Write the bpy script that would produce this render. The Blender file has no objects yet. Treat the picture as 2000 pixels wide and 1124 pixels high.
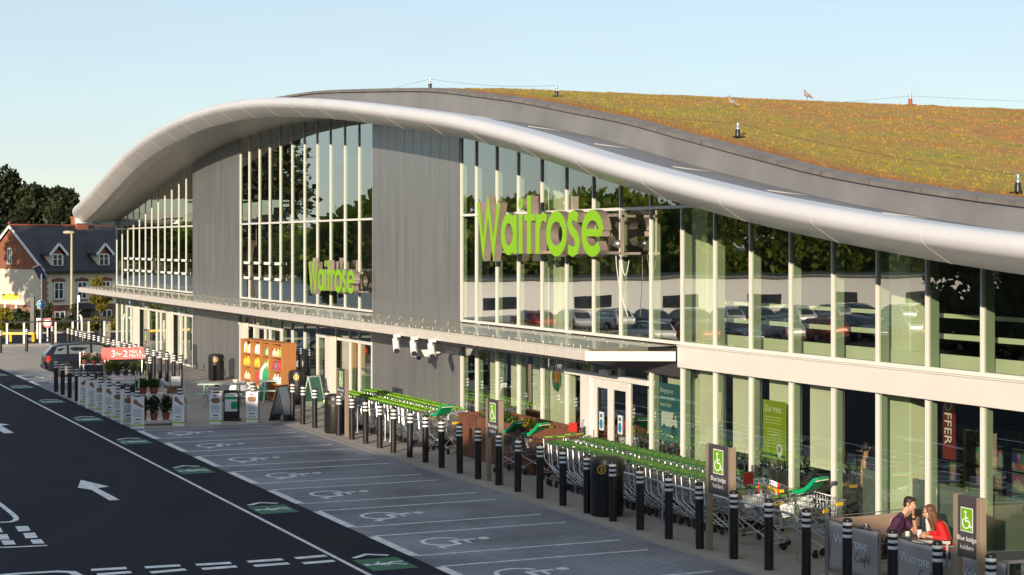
import bpy, math, random
import numpy as np
from mathutils import Vector, Matrix
PI = math.pi
R = math.radians
scene = bpy.context.scene
# ------------------------------------------------------------------ camera
F_PX, YH, EYE = 3410.0, 478.0, 5.8            # focal length in photo pixels, horizon row, eye height
TH = R(24.165)                                 # heading of the camera to the right of +Y
cd = bpy.data.cameras.new('camera')
cam = bpy.data.objects.new('camera', cd)
scene.collection.objects.link(cam)
cd.sensor_width = 36.0
cd.lens = 36.0 * F_PX / 2000.0
cd.shift_y = (YH - 562.0) / 2000.0
cd.clip_start, cd.clip_end = 0.1, 4000.0
cam.location = (0, 0, EYE)
cam.rotation_euler = (R(90), 0, -TH)
scene.camera = cam
# ------------------------------------------------------------------ sky and sun
SUN_EL = R(12.0)
SUN_H = R(43.0)                                # light travels towards +X+Y, this angle from +Y
sd = Vector((math.sin(SUN_H) * math.cos(SUN_EL), math.cos(SUN_H) * math.cos(SUN_EL), -math.sin(SUN_EL)))
world = bpy.data.worlds.new('World')
scene.world = world
world.use_nodes = True
wn = world.node_tree
wn.nodes.clear()
wo = wn.nodes.new('ShaderNodeOutputWorld')
wb = wn.nodes.new('ShaderNodeBackground')
sky = wn.nodes.new('ShaderNodeTexSky')
sky.sky_type = 'NISHITA'
sky.sun_disc = False
sky.sun_elevation = SUN_EL
sky.sun_rotation = math.atan2(-sd.x, -sd.y)    # same direction as the lamp
sky.altitude = 0.0
sky.air_density = 1.0
sky.dust_density = 0.15
sky.ozone_density = 2.2
wb.inputs['Strength'].default_value = 0.13
# thin high veil and a few faint cloud streaks over the clear sky
wtc = wn.nodes.new('ShaderNodeTexCoord')
wmp = wn.nodes.new('ShaderNodeMapping'); wmp.inputs['Scale'].default_value = (3, 3, 16)
wno = wn.nodes.new('ShaderNodeTexNoise'); wno.inputs['Scale'].default_value = 2.2; wno.inputs['Detail'].default_value = 6
wrp = wn.nodes.new('ShaderNodeMapRange'); wrp.inputs['From Min'].default_value = .45; wrp.inputs['From Max'].default_value = .8
wrp.inputs['To Min'].default_value = .55; wrp.inputs['To Max'].default_value = .74
wmx = wn.nodes.new('ShaderNodeMix'); wmx.data_type = 'RGBA'
wmx.inputs['B'].default_value = (4.15, 4.75, 5.35, 1)
wn.links.new(wtc.outputs['Generated'], wmp.inputs['Vector'])
wn.links.new(wmp.outputs['Vector'], wno.inputs['Vector'])
wn.links.new(wno.outputs['Fac'], wrp.inputs['Value'])
wn.links.new(wrp.outputs['Result'], wmx.inputs['Factor'])
wn.links.new(sky.outputs['Color'], wmx.inputs['A'])
wn.links.new(wmx.outputs['Result'], wb.inputs['Color'])
wn.links.new(wb.outputs['Background'], wo.inputs['Surface'])
sl = bpy.data.lights.new('sun', 'SUN')
sl.energy = 5.0
sl.angle = R(0.5)
sl.color = (1.0, 0.83, 0.64)
sun = bpy.data.objects.new('sun', sl)
scene.collection.objects.link(sun)
sun.location = (-60, -60, 60)
sun.rotation_euler = sd.to_track_quat('-Z', 'Y').to_euler()
vs = scene.view_settings
vs.view_transform = 'Standard'
vs.look = 'None'
vs.exposure = 0.3
vs.gamma = 1.0
scene.cycles.max_bounces = 8
scene.cycles.transparent_max_bounces = 24
scene.cycles.caustics_reflective = False
scene.cycles.caustics_refractive = False
# ------------------------------------------------------------------ helpers
C = scene.collection
CT, ST = math.cos(TH), math.sin(TH)

def ground_at(px, py, z=0.0):
    """point of the level z that the photograph shows at this pixel"""
    a, b = (px - 1000) / F_PX, (YH - py) / F_PX
    t = (z - EYE) / b
    return (t * (a * CT + ST), t * (CT - a * ST))

def wall_at(px, py, X):
    """(Y, z) on the plane X that the photograph shows at this pixel"""
    a, b = (px - 1000) / F_PX, (YH - py) / F_PX
    t = X / (a * CT + ST)
    return (t * (CT - a * ST), EYE + t * b)

def depth_at(px, py, d):
    """point at depth d along the camera axis"""
    a, b = (px - 1000) / F_PX, (YH - py) / F_PX
    return Vector((d * (a * CT + ST), d * (CT - a * ST), EYE + d * b))

ORD = ['first', 'second', 'third', 'fourth', 'fifth', 'sixth', 'seventh', 'eighth', 'ninth', 'tenth', 'eleventh', 'twelfth',
       'thirteenth', 'fourteenth', 'fifteenth', 'sixteenth', 'seventeenth', 'eighteenth', 'nineteenth', 'twentieth']
def ordw(i):
    if i < 20: return ORD[i]
    return ['twenty', 'thirty', 'forty'][(i + 1) // 10 - 2] + ('-' + ORD[(i + 1) % 10 - 1] if (i + 1) % 10 else '')
def nth(i):
    if i >= 19 and (i + 1) % 10 == 0: return ['twentieth', 'thirtieth', 'fortieth'][(i + 1) // 10 - 2]
    return ordw(i)

def tag(o, label=None, cat=None, group=None, kind=None):
    if label: o['label'] = label
    if cat: o['category'] = cat
    if group: o['group'] = group
    if kind: o['kind'] = kind
    return o

def thing(name, label, cat, loc=(0, 0, 0), rz=0.0, group=None):
    o = bpy.data.objects.new(name, None)
    o.empty_display_size = 0.2
    C.objects.link(o)
    o.location = loc
    o.rotation_euler = (0, 0, rz)
    return tag(o, label, cat, group)

def dup(o, loc=None, rz=None, label=None, group=None, parent=None):
    c = o.copy()
    C.objects.link(c)
    if parent: c.parent = parent
    if loc is not None: c.location = loc
    if rz is not None: c.rotation_euler = (0, 0, rz)
    if label: c['label'] = label
    if group: c['group'] = group
    for ch in list(o.children):
        dup(ch, parent=c)
    return c

class MB:
    """collects shapes; build() links them as ONE mesh object"""
    def __init__(s, org=(0, 0, 0)):
        s.v, s.f, s.m, s.mi, s.org = [], [], [], 0, Vector(org)
        s.M = None
    def add(s, verts, faces):
        n = len(s.v)
        if s.M is not None: verts = [s.M @ Vector(p) for p in verts]
        s.v += [tuple(Vector(p) - s.org) for p in verts]
        s.f += [tuple(i + n for i in q) for q in faces]
        s.m += [s.mi] * len(faces)
        return s
    def box(s, x0, y0, z0, x1, y1, z1):
        x0, x1 = min(x0, x1), max(x0, x1); y0, y1 = min(y0, y1), max(y0, y1); z0, z1 = min(z0, z1), max(z0, z1)
        return s.add([(x0, y0, z0), (x1, y0, z0), (x1, y1, z0), (x0, y1, z0), (x0, y0, z1), (x1, y0, z1), (x1, y1, z1), (x0, y1, z1)],
                     [(0, 3, 2, 1), (4, 5, 6, 7), (0, 1, 5, 4), (1, 2, 6, 5), (2, 3, 7, 6), (3, 0, 4, 7)])
    def bar(s, a, b, w, h, up=(0, 0, 1)):
        a, b = Vector(a), Vector(b); d = (b - a).normalized(); up = Vector(up)
        if abs(d.dot(up)) > .98: up = Vector((1, 0, 0))
        r = d.cross(up).normalized() * w / 2; u = r.cross(d).normalized() * h / 2
        return s.add([a - r - u, a + r - u, a + r + u, a - r + u, b - r - u, b + r - u, b + r + u, b - r + u],
                     [(3, 2, 1, 0), (4, 5, 6, 7), (0, 1, 5, 4), (1, 2, 6, 5), (2, 3, 7, 6), (3, 0, 4, 7)])
    def tube(s, pts, r, n=6, cap=True):
        pts = [Vector(p) for p in pts]; k = len(pts)
        rs = r if isinstance(r, (list, tuple)) else [r] * k
        vs, fs, prev = [], [], None
        for i, p in enumerate(pts):
            d = (pts[min(i + 1, k - 1)] - pts[max(i - 1, 0)])
            d = d.normalized() if d.length > 1e-9 else Vector((0, 0, 1))
            if prev is None:
                u = Vector((0, 0, 1)) if abs(d.z) < .9 else Vector((1, 0, 0))
                u = (u - d * u.dot(d)).normalized()
            else:
                u = prev - d * prev.dot(d)
                u = u.normalized() if u.length > 1e-6 else prev
            prev = u; w = d.cross(u)
            for j in range(n):
                a = 2 * PI * j / n
                vs.append(p + (u * math.cos(a) + w * math.sin(a)) * rs[i])
        for i in range(k - 1):
            for j in range(n):
                fs.append((i * n + j, i * n + (j + 1) % n, (i + 1) * n + (j + 1) % n, (i + 1) * n + j))
        if cap:
            fs.append(tuple(reversed(range(n)))); fs.append(tuple((k - 1) * n + j for j in range(n)))
        return s.add(vs, fs)
    def lathe(s, prof, c=(0, 0, 0), n=20):
        cx, cy, cz = c; vs, fs = [], []; k = len(prof)
        for r, z in prof:
            for j in range(n):
                a = 2 * PI * j / n
                vs.append((cx + r * math.cos(a), cy + r * math.sin(a), cz + z))
        for i in range(k - 1):
            for j in range(n):
                fs.append((i * n + j, i * n + (j + 1) % n, (i + 1) * n + (j + 1) % n, (i + 1) * n + j))
        fs.append(tuple(reversed(range(n)))); fs.append(tuple((k - 1) * n + j for j in range(n)))
        return s.add(vs, fs)
    def ball(s, c, r, n=10, m=7, rot=None):
        r = r if isinstance(r, (list, tuple)) else (r, r, r); c = Vector(c)
        vs, fs = [], []
        for i in range(m + 1):
            t = PI * i / m
            for j in range(n):
                a = 2 * PI * j / n
                p = Vector((r[0] * math.sin(t) * math.cos(a), r[1] * math.sin(t) * math.sin(a), r[2] * math.cos(t)))
                vs.append(c + (rot @ p if rot else p))
        for i in range(m):
            for j in range(n):
                fs.append((i * n + j, (i + 1) * n + j, (i + 1) * n + (j + 1) % n, i * n + (j + 1) % n))
        return s.add(vs, fs)
    def capsule(s, a, b, ra, rb, n=12):
        a, b = Vector(a), Vector(b); d = b - a; L = max(d.length, 1e-6); d = d / L
        ps, rs = [], []
        for t in (-1, -.8, -.5, 0):
            ps.append(a + d * ra * t); rs.append(ra * math.sqrt(max(1 - t * t, .002)))
        for t in (0, .5, .8, 1):
            ps.append(b + d * rb * t); rs.append(rb * math.sqrt(max(1 - t * t, .002)))
        return s.tube(ps, rs, n)
    def prism(s, poly, o, u, v, t):
        """polygon (2D list) in the frame o,u,v, thickened by the vector t"""
        o, u, v, t = Vector(o), Vector(u), Vector(v), Vector(t)
        n = len(poly)
        if (u.cross(v)).dot(t) < 0: poly = list(reversed(poly))
        vs = [o + u * x + v * y for x, y in poly] + [o + u * x + v * y + t for x, y in poly]
        fs = [tuple(reversed(range(n))), tuple(range(n, 2 * n))] + [(i, (i + 1) % n, n + (i + 1) % n, n + i) for i in range(n)]
        return s.add(vs, fs)
    def ring(s, pts_out, pts_in, o, u, v, t):
        o, u, v, t = Vector(o), Vector(u), Vector(v), Vector(t); n = len(pts_out)
        f = lambda q: o + u * q[0] + v * q[1]
        vs = [f(q) for q in pts_out] + [f(q) for q in pts_in] + [f(q) + t for q in pts_out] + [f(q) + t for q in pts_in]
        fs = []
        for i in range(n):
            j = (i + 1) % n
            fs += [(i, n + i, n + j, j), (2 * n + i, 2 * n + j, 3 * n + j, 3 * n + i), (i, j, 2 * n + j, 2 * n + i), (n + j, n + i, 3 * n + i, 3 * n + j)]
        if (u.cross(v)).dot(t) < 0: fs = [tuple(reversed(q)) for q in fs]
        return s.add(vs, fs)
    def stroke(s, pts, w, o, u, v, t, closed=False):
        """a pen stroke of width w along 2D points in the frame o,u,v"""
        P = [Vector((p[0], p[1])) for p in pts]; n = len(P); L, Rr = [], []
        for i in range(n):
            if closed: a, b = P[i - 1], P[(i + 1) % n]
            else: a, b = P[max(i - 1, 0)], P[min(i + 1, n - 1)]
            d0 = (P[i] - a); d1 = (b - P[i])
            d0 = d0.normalized() if d0.length > 1e-9 else d1.normalized()
            d1 = d1.normalized() if d1.length > 1e-9 else d0
            d = (d0 + d1); d = d.normalized() if d.length > 1e-6 else d1
            nn = Vector((-d.y, d.x)); k = max(nn.dot(Vector((-d1.y, d1.x))), .35)
            wi = w[i] if isinstance(w, (list, tuple)) else w
            L.append(P[i] + nn * wi / 2 / k); Rr.append(P[i] - nn * wi / 2 / k)
        if closed: return s.ring([tuple(p) for p in Rr], [tuple(p) for p in L], o, u, v, t)
        o, u, v, t = Vector(o), Vector(u), Vector(v), Vector(t)
        f = lambda q: o + u * q[0] + v * q[1]
        vs = [f(q) for q in L] + [f(q) for q in Rr]; vs += [p + t for p in vs]; fs = []
        for i in range(n - 1):
            fs += [(i, i + 1, n + i + 1, n + i), (2 * n + i, 3 * n + i, 3 * n + i + 1, 2 * n + i + 1),
                   (i, 2 * n + i, 2 * n + i + 1, i + 1), (n + i, n + i + 1, 3 * n + i + 1, 3 * n + i)]
        fs += [(0, n, 3 * n, 2 * n), (n - 1, 3 * n - 1, 4 * n - 1, 2 * n - 1)]
        if (u.cross(v)).dot(t) > 0: fs = [tuple(reversed(q)) for q in fs]
        return s.add(vs, fs)
    def text(s, st, h, o, u, v, t, align='LEFT', sx=1.0):
        o, u, v, t = Vector(o), Vector(u), Vector(v), Vector(t)
        cu = bpy.data.curves.new('txt', 'FONT'); cu.body = st; cu.size = h; cu.align_x = align; cu.resolution_u = 3
        ob = bpy.data.objects.new('txt', cu)
        me = bpy.data.meshes.new_from_object(ob)
        vs = [o + u * (p.co.x * sx) + v * p.co.y + t for p in me.vertices]
        fs = [tuple(p.vertices) for p in me.polygons]
        if (u.cross(v)).dot(t) < 0: fs = [tuple(reversed(q)) for q in fs]
        bpy.data.objects.remove(ob); bpy.data.meshes.remove(me); bpy.data.curves.remove(cu)
        return s.add(vs, fs)
    def build(s, name, mat, parent=None, smooth=40, bevel=0, kind=None):
        me = bpy.data.meshes.new(name)
        me.from_pydata(s.v, [], s.f)
        for m_ in (mat if isinstance(mat, (list, tuple)) else [mat]): me.materials.append(m_)
        if any(s.m): me.polygons.foreach_set('material_index', s.m)
        if smooth:
            me.polygons.foreach_set('use_smooth', [True] * len(me.polygons))
            me.set_sharp_from_angle(angle=R(smooth))
        me.update()
        o = bpy.data.objects.new(name, me)
        C.objects.link(o)
        if parent is not None: o.parent = parent
        else: o.location = s.org
        if bevel:
            b = o.modifiers.new('bevel', 'BEVEL'); b.width = bevel; b.segments = 2; b.limit_method = 'ANGLE'
        if kind: o['kind'] = kind
        return o

def fast_mesh(name, verts, faces, mat, parent=None, loc=None, smooth=False):
    me = bpy.data.meshes.new(name)
    nv, nf = len(verts), len(faces); k = faces.shape[1]
    me.vertices.add(nv); me.vertices.foreach_set('co', np.asarray(verts, dtype=np.float32).ravel())
    me.loops.add(nf * k); me.loops.foreach_set('vertex_index', np.asarray(faces, dtype=np.int32).ravel())
    me.polygons.add(nf); me.polygons.foreach_set('loop_start', np.arange(0, nf * k, k, dtype=np.int32))
    me.polygons.foreach_set('loop_total', np.full(nf, k, dtype=np.int32))
    if smooth: me.polygons.foreach_set('use_smooth', np.ones(nf, dtype=bool))
    me.materials.append(mat)
    me.update(calc_edges=True); me.validate()
    o = bpy.data.objects.new(name, me); C.objects.link(o)
    if parent is not None: o.parent = parent
    if loc is not None: o.location = loc
    return o

# ------------------------------------------------------------------ materials
def nodes(name):
    m = bpy.data.materials.new(name); m.use_nodes = True
    return m, m.node_tree, m.node_tree.nodes['Principled BSDF']

def mat(name, col, rough=.5, metal=0., var=0., scale=4., bump=0., bscale=60., col2=None, stretch=None, spec=None, detail=6., coat=0.):
    m, t, p = nodes(name)
    p.inputs['Base Color'].default_value = (*col, 1)
    p.inputs['Roughness'].default_value = rough
    p.inputs['Metallic'].default_value = metal
    if spec is not None: p.inputs['Specular IOR Level'].default_value = spec
    if coat: p.inputs['Coat Weight'].default_value = coat; p.inputs['Coat Roughness'].default_value = .08
    if var or bump or col2:
        tc = t.nodes.new('ShaderNodeTexCoord'); mp = t.nodes.new('ShaderNodeMapping')
        t.links.new(tc.outputs['Object'], mp.inputs['Vector'])
        if stretch: mp.inputs['Scale'].default_value = stretch
    if var or col2:
        n = t.nodes.new('ShaderNodeTexNoise'); n.inputs['Scale'].default_value = scale; n.inputs['Detail'].default_value = detail
        t.links.new(mp.outputs['Vector'], n.inputs['Vector'])
        r = t.nodes.new('ShaderNodeValToRGB'); r.color_ramp.elements[0].position = .32; r.color_ramp.elements[1].position = .68
        c2 = col2 or tuple(min(1, c * (1 + var)) for c in col); c1 = col if col2 else tuple(c * (1 - var) for c in col)
        r.color_ramp.elements[0].color = (*c1, 1); r.color_ramp.elements[1].color = (*c2, 1)
        t.links.new(n.outputs['Fac'], r.inputs['Fac']); t.links.new(r.outputs['Color'], p.inputs['Base Color'])
        rr = t.nodes.new('ShaderNodeMapRange'); rr.inputs['To Min'].default_value = max(rough - .1, .02); rr.inputs['To Max'].default_value = min(rough + .1, 1)
        t.links.new(n.outputs['Fac'], rr.inputs['Value']); t.links.new(rr.outputs['Result'], p.inputs['Roughness'])
    if bump:
        n2 = t.nodes.new('ShaderNodeTexNoise'); n2.inputs['Scale'].default_value = bscale; n2.inputs['Detail'].default_value = 4
        t.links.new(mp.outputs['Vector'], n2.inputs['Vector'])
        b = t.nodes.new('ShaderNodeBump'); b.inputs['Strength'].default_value = bump; b.inputs['Distance'].default_value = .02
        t.links.new(n2.outputs['Fac'], b.inputs['Height']); t.links.new(b.outputs['Normal'], p.inputs['Normal'])
    return m

def brick_mat(name, c1, c2, mortar, bw, bh, msize=.01, rough=.85, rot=(0, 0, 0), var=.35, bump=.3, offset=.5, nscale=.5):
    m, t, p = nodes(name)
    tc = t.nodes.new('ShaderNodeTexCoord'); mp = t.nodes.new('ShaderNodeMapping'); mp.inputs['Rotation'].default_value = rot
    b = t.nodes.new('ShaderNodeTexBrick'); b.inputs['Scale'].default_value = 1
    b.inputs['Brick Width'].default_value = bw; b.inputs['Row Height'].default_value = bh; b.inputs['Mortar Size'].default_value = msize
    b.inputs['Color1'].default_value = (*c1, 1); b.inputs['Color2'].default_value = (*c2, 1); b.inputs['Mortar'].default_value = (*mortar, 1)
    b.offset = offset
    n = t.nodes.new('ShaderNodeTexNoise'); n.inputs['Scale'].default_value = nscale; n.inputs['Detail'].default_value = 8
    mx = t.nodes.new('ShaderNodeMix'); mx.data_type = 'RGBA'; mx.blend_type = 'MULTIPLY'; mx.inputs['Factor'].default_value = 1
    rp = t.nodes.new('ShaderNodeValToRGB')
    rp.color_ramp.elements[0].color = (1 - var, 1 - var, 1 - var, 1); rp.color_ramp.elements[0].position = .3
    rp.color_ramp.elements[1].color = (1, 1, 1, 1); rp.color_ramp.elements[1].position = .65
    t.links.new(tc.outputs['Object'], mp.inputs['Vector']); t.links.new(mp.outputs['Vector'], b.inputs['Vector'])
    t.links.new(tc.outputs['Object'], n.inputs['Vector']); t.links.new(n.outputs['Fac'], rp.inputs['Fac'])
    t.links.new(b.outputs['Color'], mx.inputs['A']); t.links.new(rp.outputs['Color'], mx.inputs['B'])
    t.links.new(mx.outputs['Result'], p.inputs['Base Color'])
    p.inputs['Roughness'].default_value = rough
    bm = t.nodes.new('ShaderNodeBump'); bm.inputs['Strength'].default_value = bump; bm.inputs['Distance'].default_value = .01; bm.invert = True
    t.links.new(b.outputs['Fac'], bm.inputs['Height']); t.links.new(bm.outputs['Normal'], p.inputs['Normal'])
    return m

def glass_mat(name, tint, r0=.07, r1=.9, power=3.5, wavy=.0, wscale=.35):
    m = bpy.data.materials.new(name); m.use_nodes = True; t = m.node_tree; t.nodes.clear()
    o = t.nodes.new('ShaderNodeOutputMaterial'); tr = t.nodes.new('ShaderNodeBsdfTransparent'); gl = t.nodes.new('ShaderNodeBsdfGlossy')
    tr.inputs['Color'].default_value = (*tint, 1); gl.inputs['Roughness'].default_value = 0.0; gl.inputs['Color'].default_value = (.95, 1, .96, 1)
    lw = t.nodes.new('ShaderNodeLayerWeight'); lw.inputs['Blend'].default_value = .5
    pw = t.nodes.new('ShaderNodeMath'); pw.operation = 'POWER'; pw.inputs[1].default_value = power
    mr = t.nodes.new('ShaderNodeMapRange'); mr.inputs['To Min'].default_value = r0; mr.inputs['To Max'].default_value = r1
    mx = t.nodes.new('ShaderNodeMixShader')
    t.links.new(lw.outputs['Facing'], pw.inputs[0]); t.links.new(pw.outputs[0], mr.inputs['Value']); t.links.new(mr.outputs['Result'], mx.inputs['Fac'])
    t.links.new(tr.outputs[0], mx.inputs[1]); t.links.new(gl.outputs[0], mx.inputs[2]); t.links.new(mx.outputs[0], o.inputs['Surface'])
    if wavy:
        tc = t.nodes.new('ShaderNodeTexCoord'); n = t.nodes.new('ShaderNodeTexNoise'); n.inputs['Scale'].default_value = wscale; n.inputs['Detail'].default_value = 1
        b = t.nodes.new('ShaderNodeBump'); b.inputs['Strength'].default_value = wavy; b.inputs['Distance'].default_value = .05
        t.links.new(tc.outputs['Object'], n.inputs['Vector']); t.links.new(n.outputs['Fac'], b.inputs['Height']); t.links.new(b.outputs['Normal'], gl.inputs['Normal'])
    return m

def leaf_mat(name, c1, c2, scale=.6, trans=.35):
    m, t, p = nodes(name)
    tc = t.nodes.new('ShaderNodeTexCoord'); n = t.nodes.new('ShaderNodeTexNoise'); n.inputs['Scale'].default_value = scale; n.inputs['Detail'].default_value = 5
    r = t.nodes.new('ShaderNodeValToRGB'); r.color_ramp.elements[0].position = .35; r.color_ramp.elements[1].position = .65
    r.color_ramp.elements[0].color = (*c1, 1); r.color_ramp.elements[1].color = (*c2, 1)
    t.links.new(tc.outputs['Object'], n.inputs['Vector']); t.links.new(n.outputs['Fac'], r.inputs['Fac']); t.links.new(r.outputs['Color'], p.inputs['Base Color'])
    p.inputs['Roughness'].default_value = .6
    tl = t.nodes.new('ShaderNodeBsdfTranslucent'); mx = t.nodes.new('ShaderNodeMixShader'); mx.inputs['Fac'].default_value = trans
    t.links.new(r.outputs['Color'], tl.inputs['Color'])
    t.links.new(p.outputs[0], mx.inputs[1]); t.links.new(tl.outputs[0], mx.inputs[2])
    t.links.new(mx.outputs[0], t.nodes['Material Output'].inputs['Surface'])
    return m

M = {}
M['frame'] = mat('powder_coated_frame', (.74, .73, .69), .35, var=.03, scale=2)
M['beam'] = mat('cream_fascia', (.72, .69, .64), .4, var=.03, scale=1.2)
M['column'] = mat('cream_column', (.72, .68, .60), .5, var=.03)
M['inner'] = mat('pale_interior', (.74, .78, .62), .7, var=.04, scale=1)
M['blind'] = mat('roller_blind', (.90, .88, .78), .85, var=.03, scale=1.5)
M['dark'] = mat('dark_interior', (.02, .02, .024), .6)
M['darkgrey'] = mat('dark_grey_metal', (.05, .05, .055), .4, var=.1)
M['black'] = mat('black_paint', (.013, .013, .014), .38, var=.2, scale=9)
M['white'] = mat('white_paint', (.8, .8, .78), .45, var=.04)
M['band'] = mat('reflective_band', (.85, .85, .85), .35)
M['steel'] = mat('galvanised_steel', (.60, .61, .62), .35, .9, var=.1, scale=12)
M['chrome'] = mat('chromed_wire', (.72, .73, .75), .22, 1.0)
M['lime'] = mat('lime_green_face', (.23, .52, .0), .35)
M['brown_metal'] = mat('warm_brown_metal', (.46, .39, .33), .32, .55, var=.08)
M['sign_grey'] = mat('sign_grey', (.062, .056, .058), .45, var=.06)
M['sign_side'] = mat('sign_edge_metal', (.36, .28, .20), .4, .3)
M['sign_green'] = mat('sign_green', (.16, .38, .01), .4)
M['handle'] = mat('lime_handle', (.26, .52, .03), .4)
M['handle_dark'] = mat('green_handle', (.035, .13, .03), .4)
M['lock'] = mat('olive_lock', (.075, .15, .025), .45)
M['seat_green'] = mat('green_plastic', (.0, .34, .13), .35)
M['cream'] = mat('cream_plastic', (.78, .70, .55), .5)
M['rubber'] = mat('black_rubber', (.02, .02, .02), .7)
M['red'] = mat('red_plastic', (.65, .03, .02), .4)
M['yellow'] = mat('yellow_plastic', (.8, .5, .02), .45)
M['gold'] = mat('gold_emblem', (.65, .38, .06), .35, .3)
M['corten'] = mat('rusted_steel', (.12, .042, .024), .75, var=.3, scale=3, bump=.2, bscale=30, col2=(.20, .075, .036), stretch=(1, 1, .4))
M['wood'] = mat('orange_timber', (.42, .17, .05), .6, scale=3, col2=(.55, .24, .08), stretch=(6, 6, .5))
M['mint'] = mat('mint_paint', (.45, .60, .52), .5, var=.05)
M['clad'] = mat('grey_cladding', (.285, .293, .295), .34, .55, var=.12, scale=1.5, stretch=(1, 2.5, .18), detail=9)
M['roofedge'] = mat('silver_roof_edge', (.63, .625, .625), .33, .1, var=.03, scale=.6)
M['edge_joint'] = mat('edge_joint', (.5, .48, .46), .5)
M['soffit'] = mat('soffit_sheet', (.42, .41, .39), .38, .4, var=.05, scale=.7)
M['membrane'] = mat('roof_membrane', (.19, .19, .195), .55, var=.14, scale=.8, bump=.1, bscale=3)
M['coping'] = mat('roof_coping', (.165, .15, .135), .7, var=.2, scale=3)
M['galv'] = mat('canopy_metal', (.60, .56, .50), .4, .0, var=.05)
M['text_white'] = mat('white_lettering', (.85, .85, .85), .5)
M['skin'] = mat('skin', (.52, .28, .19), .5, var=.05)
M['trunk'] = mat('bark', (.09, .065, .045), .9, var=.3, bump=.5, bscale=12, stretch=(3, 3, .5))
M['slate'] = brick_mat('roof_slates', (.035, .034, .042), (.05, .048, .055), (.02, .02, .022), .4, .22, .012, .7, var=.2, nscale=1.2)
M['brick'] = brick_mat('orange_brick', (.36, .11, .05), (.28, .085, .04), (.30, .20, .14), .225, .075, .008, var=.3, nscale=1)
M['render'] = mat('cream_render', (.74, .63, .50), .85, var=.06, scale=1.5)
M['timber_white'] = mat('white_joinery', (.8, .79, .76), .4)
M['winglass'] = mat('house_window', (.03, .035, .045), .05, spec=.9)
M['terracotta'] = mat('terracotta', (.34, .085, .045), .7, var=.12)
M['soil'] = mat('potting_soil', (.03, .02, .015), .95)
M['asphalt'] = mat('asphalt', (.010, .0108, .021), .85, scale=.5, col2=(.022, .0225, .037), detail=12, bump=.5, bscale=160, spec=.15)
M['line'] = mat('road_paint', (.70, .71, .72), .6, var=.25, scale=5, detail=10)
M['greenpaint'] = mat('green_road_paint', (.018, .13, .062), .65, var=.2, scale=5)
M['pave'] = brick_mat('pavement_slabs', (.40, .355, .31), (.45, .395, .34), (.26, .23, .20), .6, .3, .008, .75, var=.22, nscale=.7)
M['yard'] = brick_mat('yard_paving', (.42, .36, .30), (.47, .41, .34), (.3, .26, .22), .6, .3, .008, .8, var=.2, nscale=.5)
M['blocks'] = brick_mat('bay_blocks', (.265, .27, .315), (.335, .335, .375), (.16, .16, .18), .22, .11, .010, .8, rot=(0, 0, R(0)), var=.5, nscale=.45)
M['kerb'] = mat('kerb_stone', (.30, .28, .26), .8, var=.12, scale=5)
_m = M['asphalt']; _t = _m.node_tree; _p = _t.nodes['Principled BSDF']; _src = _p.inputs['Base Color'].links[0].from_socket
_tc = _t.nodes.new('ShaderNodeTexCoord'); _w = _t.nodes.new('ShaderNodeTexWave'); _w.wave_type = 'RINGS'; _w.rings_direction = 'SPHERICAL'; _w.inputs['Scale'].default_value = .11; _w.inputs['Distortion'].default_value = 3.5; _w.inputs['Detail'].default_value = 3; _w.inputs['Detail Scale'].default_value = .6
_mp = _t.nodes.new('ShaderNodeMapping'); _mp.inputs['Location'].default_value = (9, -46, 0); _t.links.new(_tc.outputs['Object'], _mp.inputs['Vector']); _t.links.new(_mp.outputs['Vector'], _w.inputs['Vector'])
_r = _t.nodes.new('ShaderNodeValToRGB'); _r.color_ramp.elements[0].position = .62; _r.color_ramp.elements[0].color = (0, 0, 0, 1); _r.color_ramp.elements[1].position = 1; _r.color_ramp.elements[1].color = (.6, .6, .6, 1)
_n = _t.nodes.new('ShaderNodeTexNoise'); _n.inputs['Scale'].default_value = .12; _mu = _t.nodes.new('ShaderNodeMath'); _mu.operation = 'MULTIPLY'
_mx = _t.nodes.new('ShaderNodeMix'); _mx.data_type = 'RGBA'; _mx.inputs['B'].default_value = (.034, .028, .028, 1)
_t.links.new(_tc.outputs['Object'], _n.inputs['Vector']); _t.links.new(_w.outputs['Fac'], _r.inputs['Fac']); _t.links.new(_r.outputs['Color'], _mu.inputs[0]); _t.links.new(_n.outputs['Fac'], _mu.inputs[1])
_t.links.new(_mu.outputs[0], _mx.inputs['Factor']); _t.links.new(_src, _mx.inputs['A']); _t.links.new(_mx.outputs['Result'], _p.inputs['Base Color'])
M['fin'] = mat('grey_green_fin', (.30, .355, .28), .6)
M['joint'] = mat('coping_joint', (.07, .065, .06), .7)
M['concrete'] = mat('pale_concrete', (.42, .40, .37), .85, var=.12, scale=.4)
M['grass'] = mat('ground_grass', (.06, .08, .02), .95, scale=.3, col2=(.12, .11, .04), bump=.5, bscale=8)
M['glass'] = glass_mat('facade_glass', (.82, .89, .75), r0=.13, r1=.97, power=2.0, wavy=.06, wscale=.5)
M['canopy_glass'] = glass_mat('canopy_glass', (.70, .74, .66), r0=.06, r1=.7, power=3.0)
_t = M['canopy_glass'].node_tree; _o = _t.nodes['Material Output']; _d = _t.nodes.new('ShaderNodeBsdfDiffuse'); _d.inputs['Color'].default_value = (.62, .58, .47, 1)
_m = _t.nodes.new('ShaderNodeMixShader'); _m.inputs['Fac'].default_value = .42; _l = _o.inputs['Surface'].links[0].from_socket
_t.links.new(_l, _m.inputs[1]); _t.links.new(_d.outputs[0], _m.inputs[2]); _t.links.new(_m.outputs[0], _o.inputs['Surface'])
M['paper'] = mat('white_board', (.82, .82, .83), .6)
M['bandgreen'] = mat('lime_strip', (.38, .55, .02), .5)
M['fur'] = mat('brown_print', (.20, .085, .045), .6, scale=18, col2=(.36, .20, .12))
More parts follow.
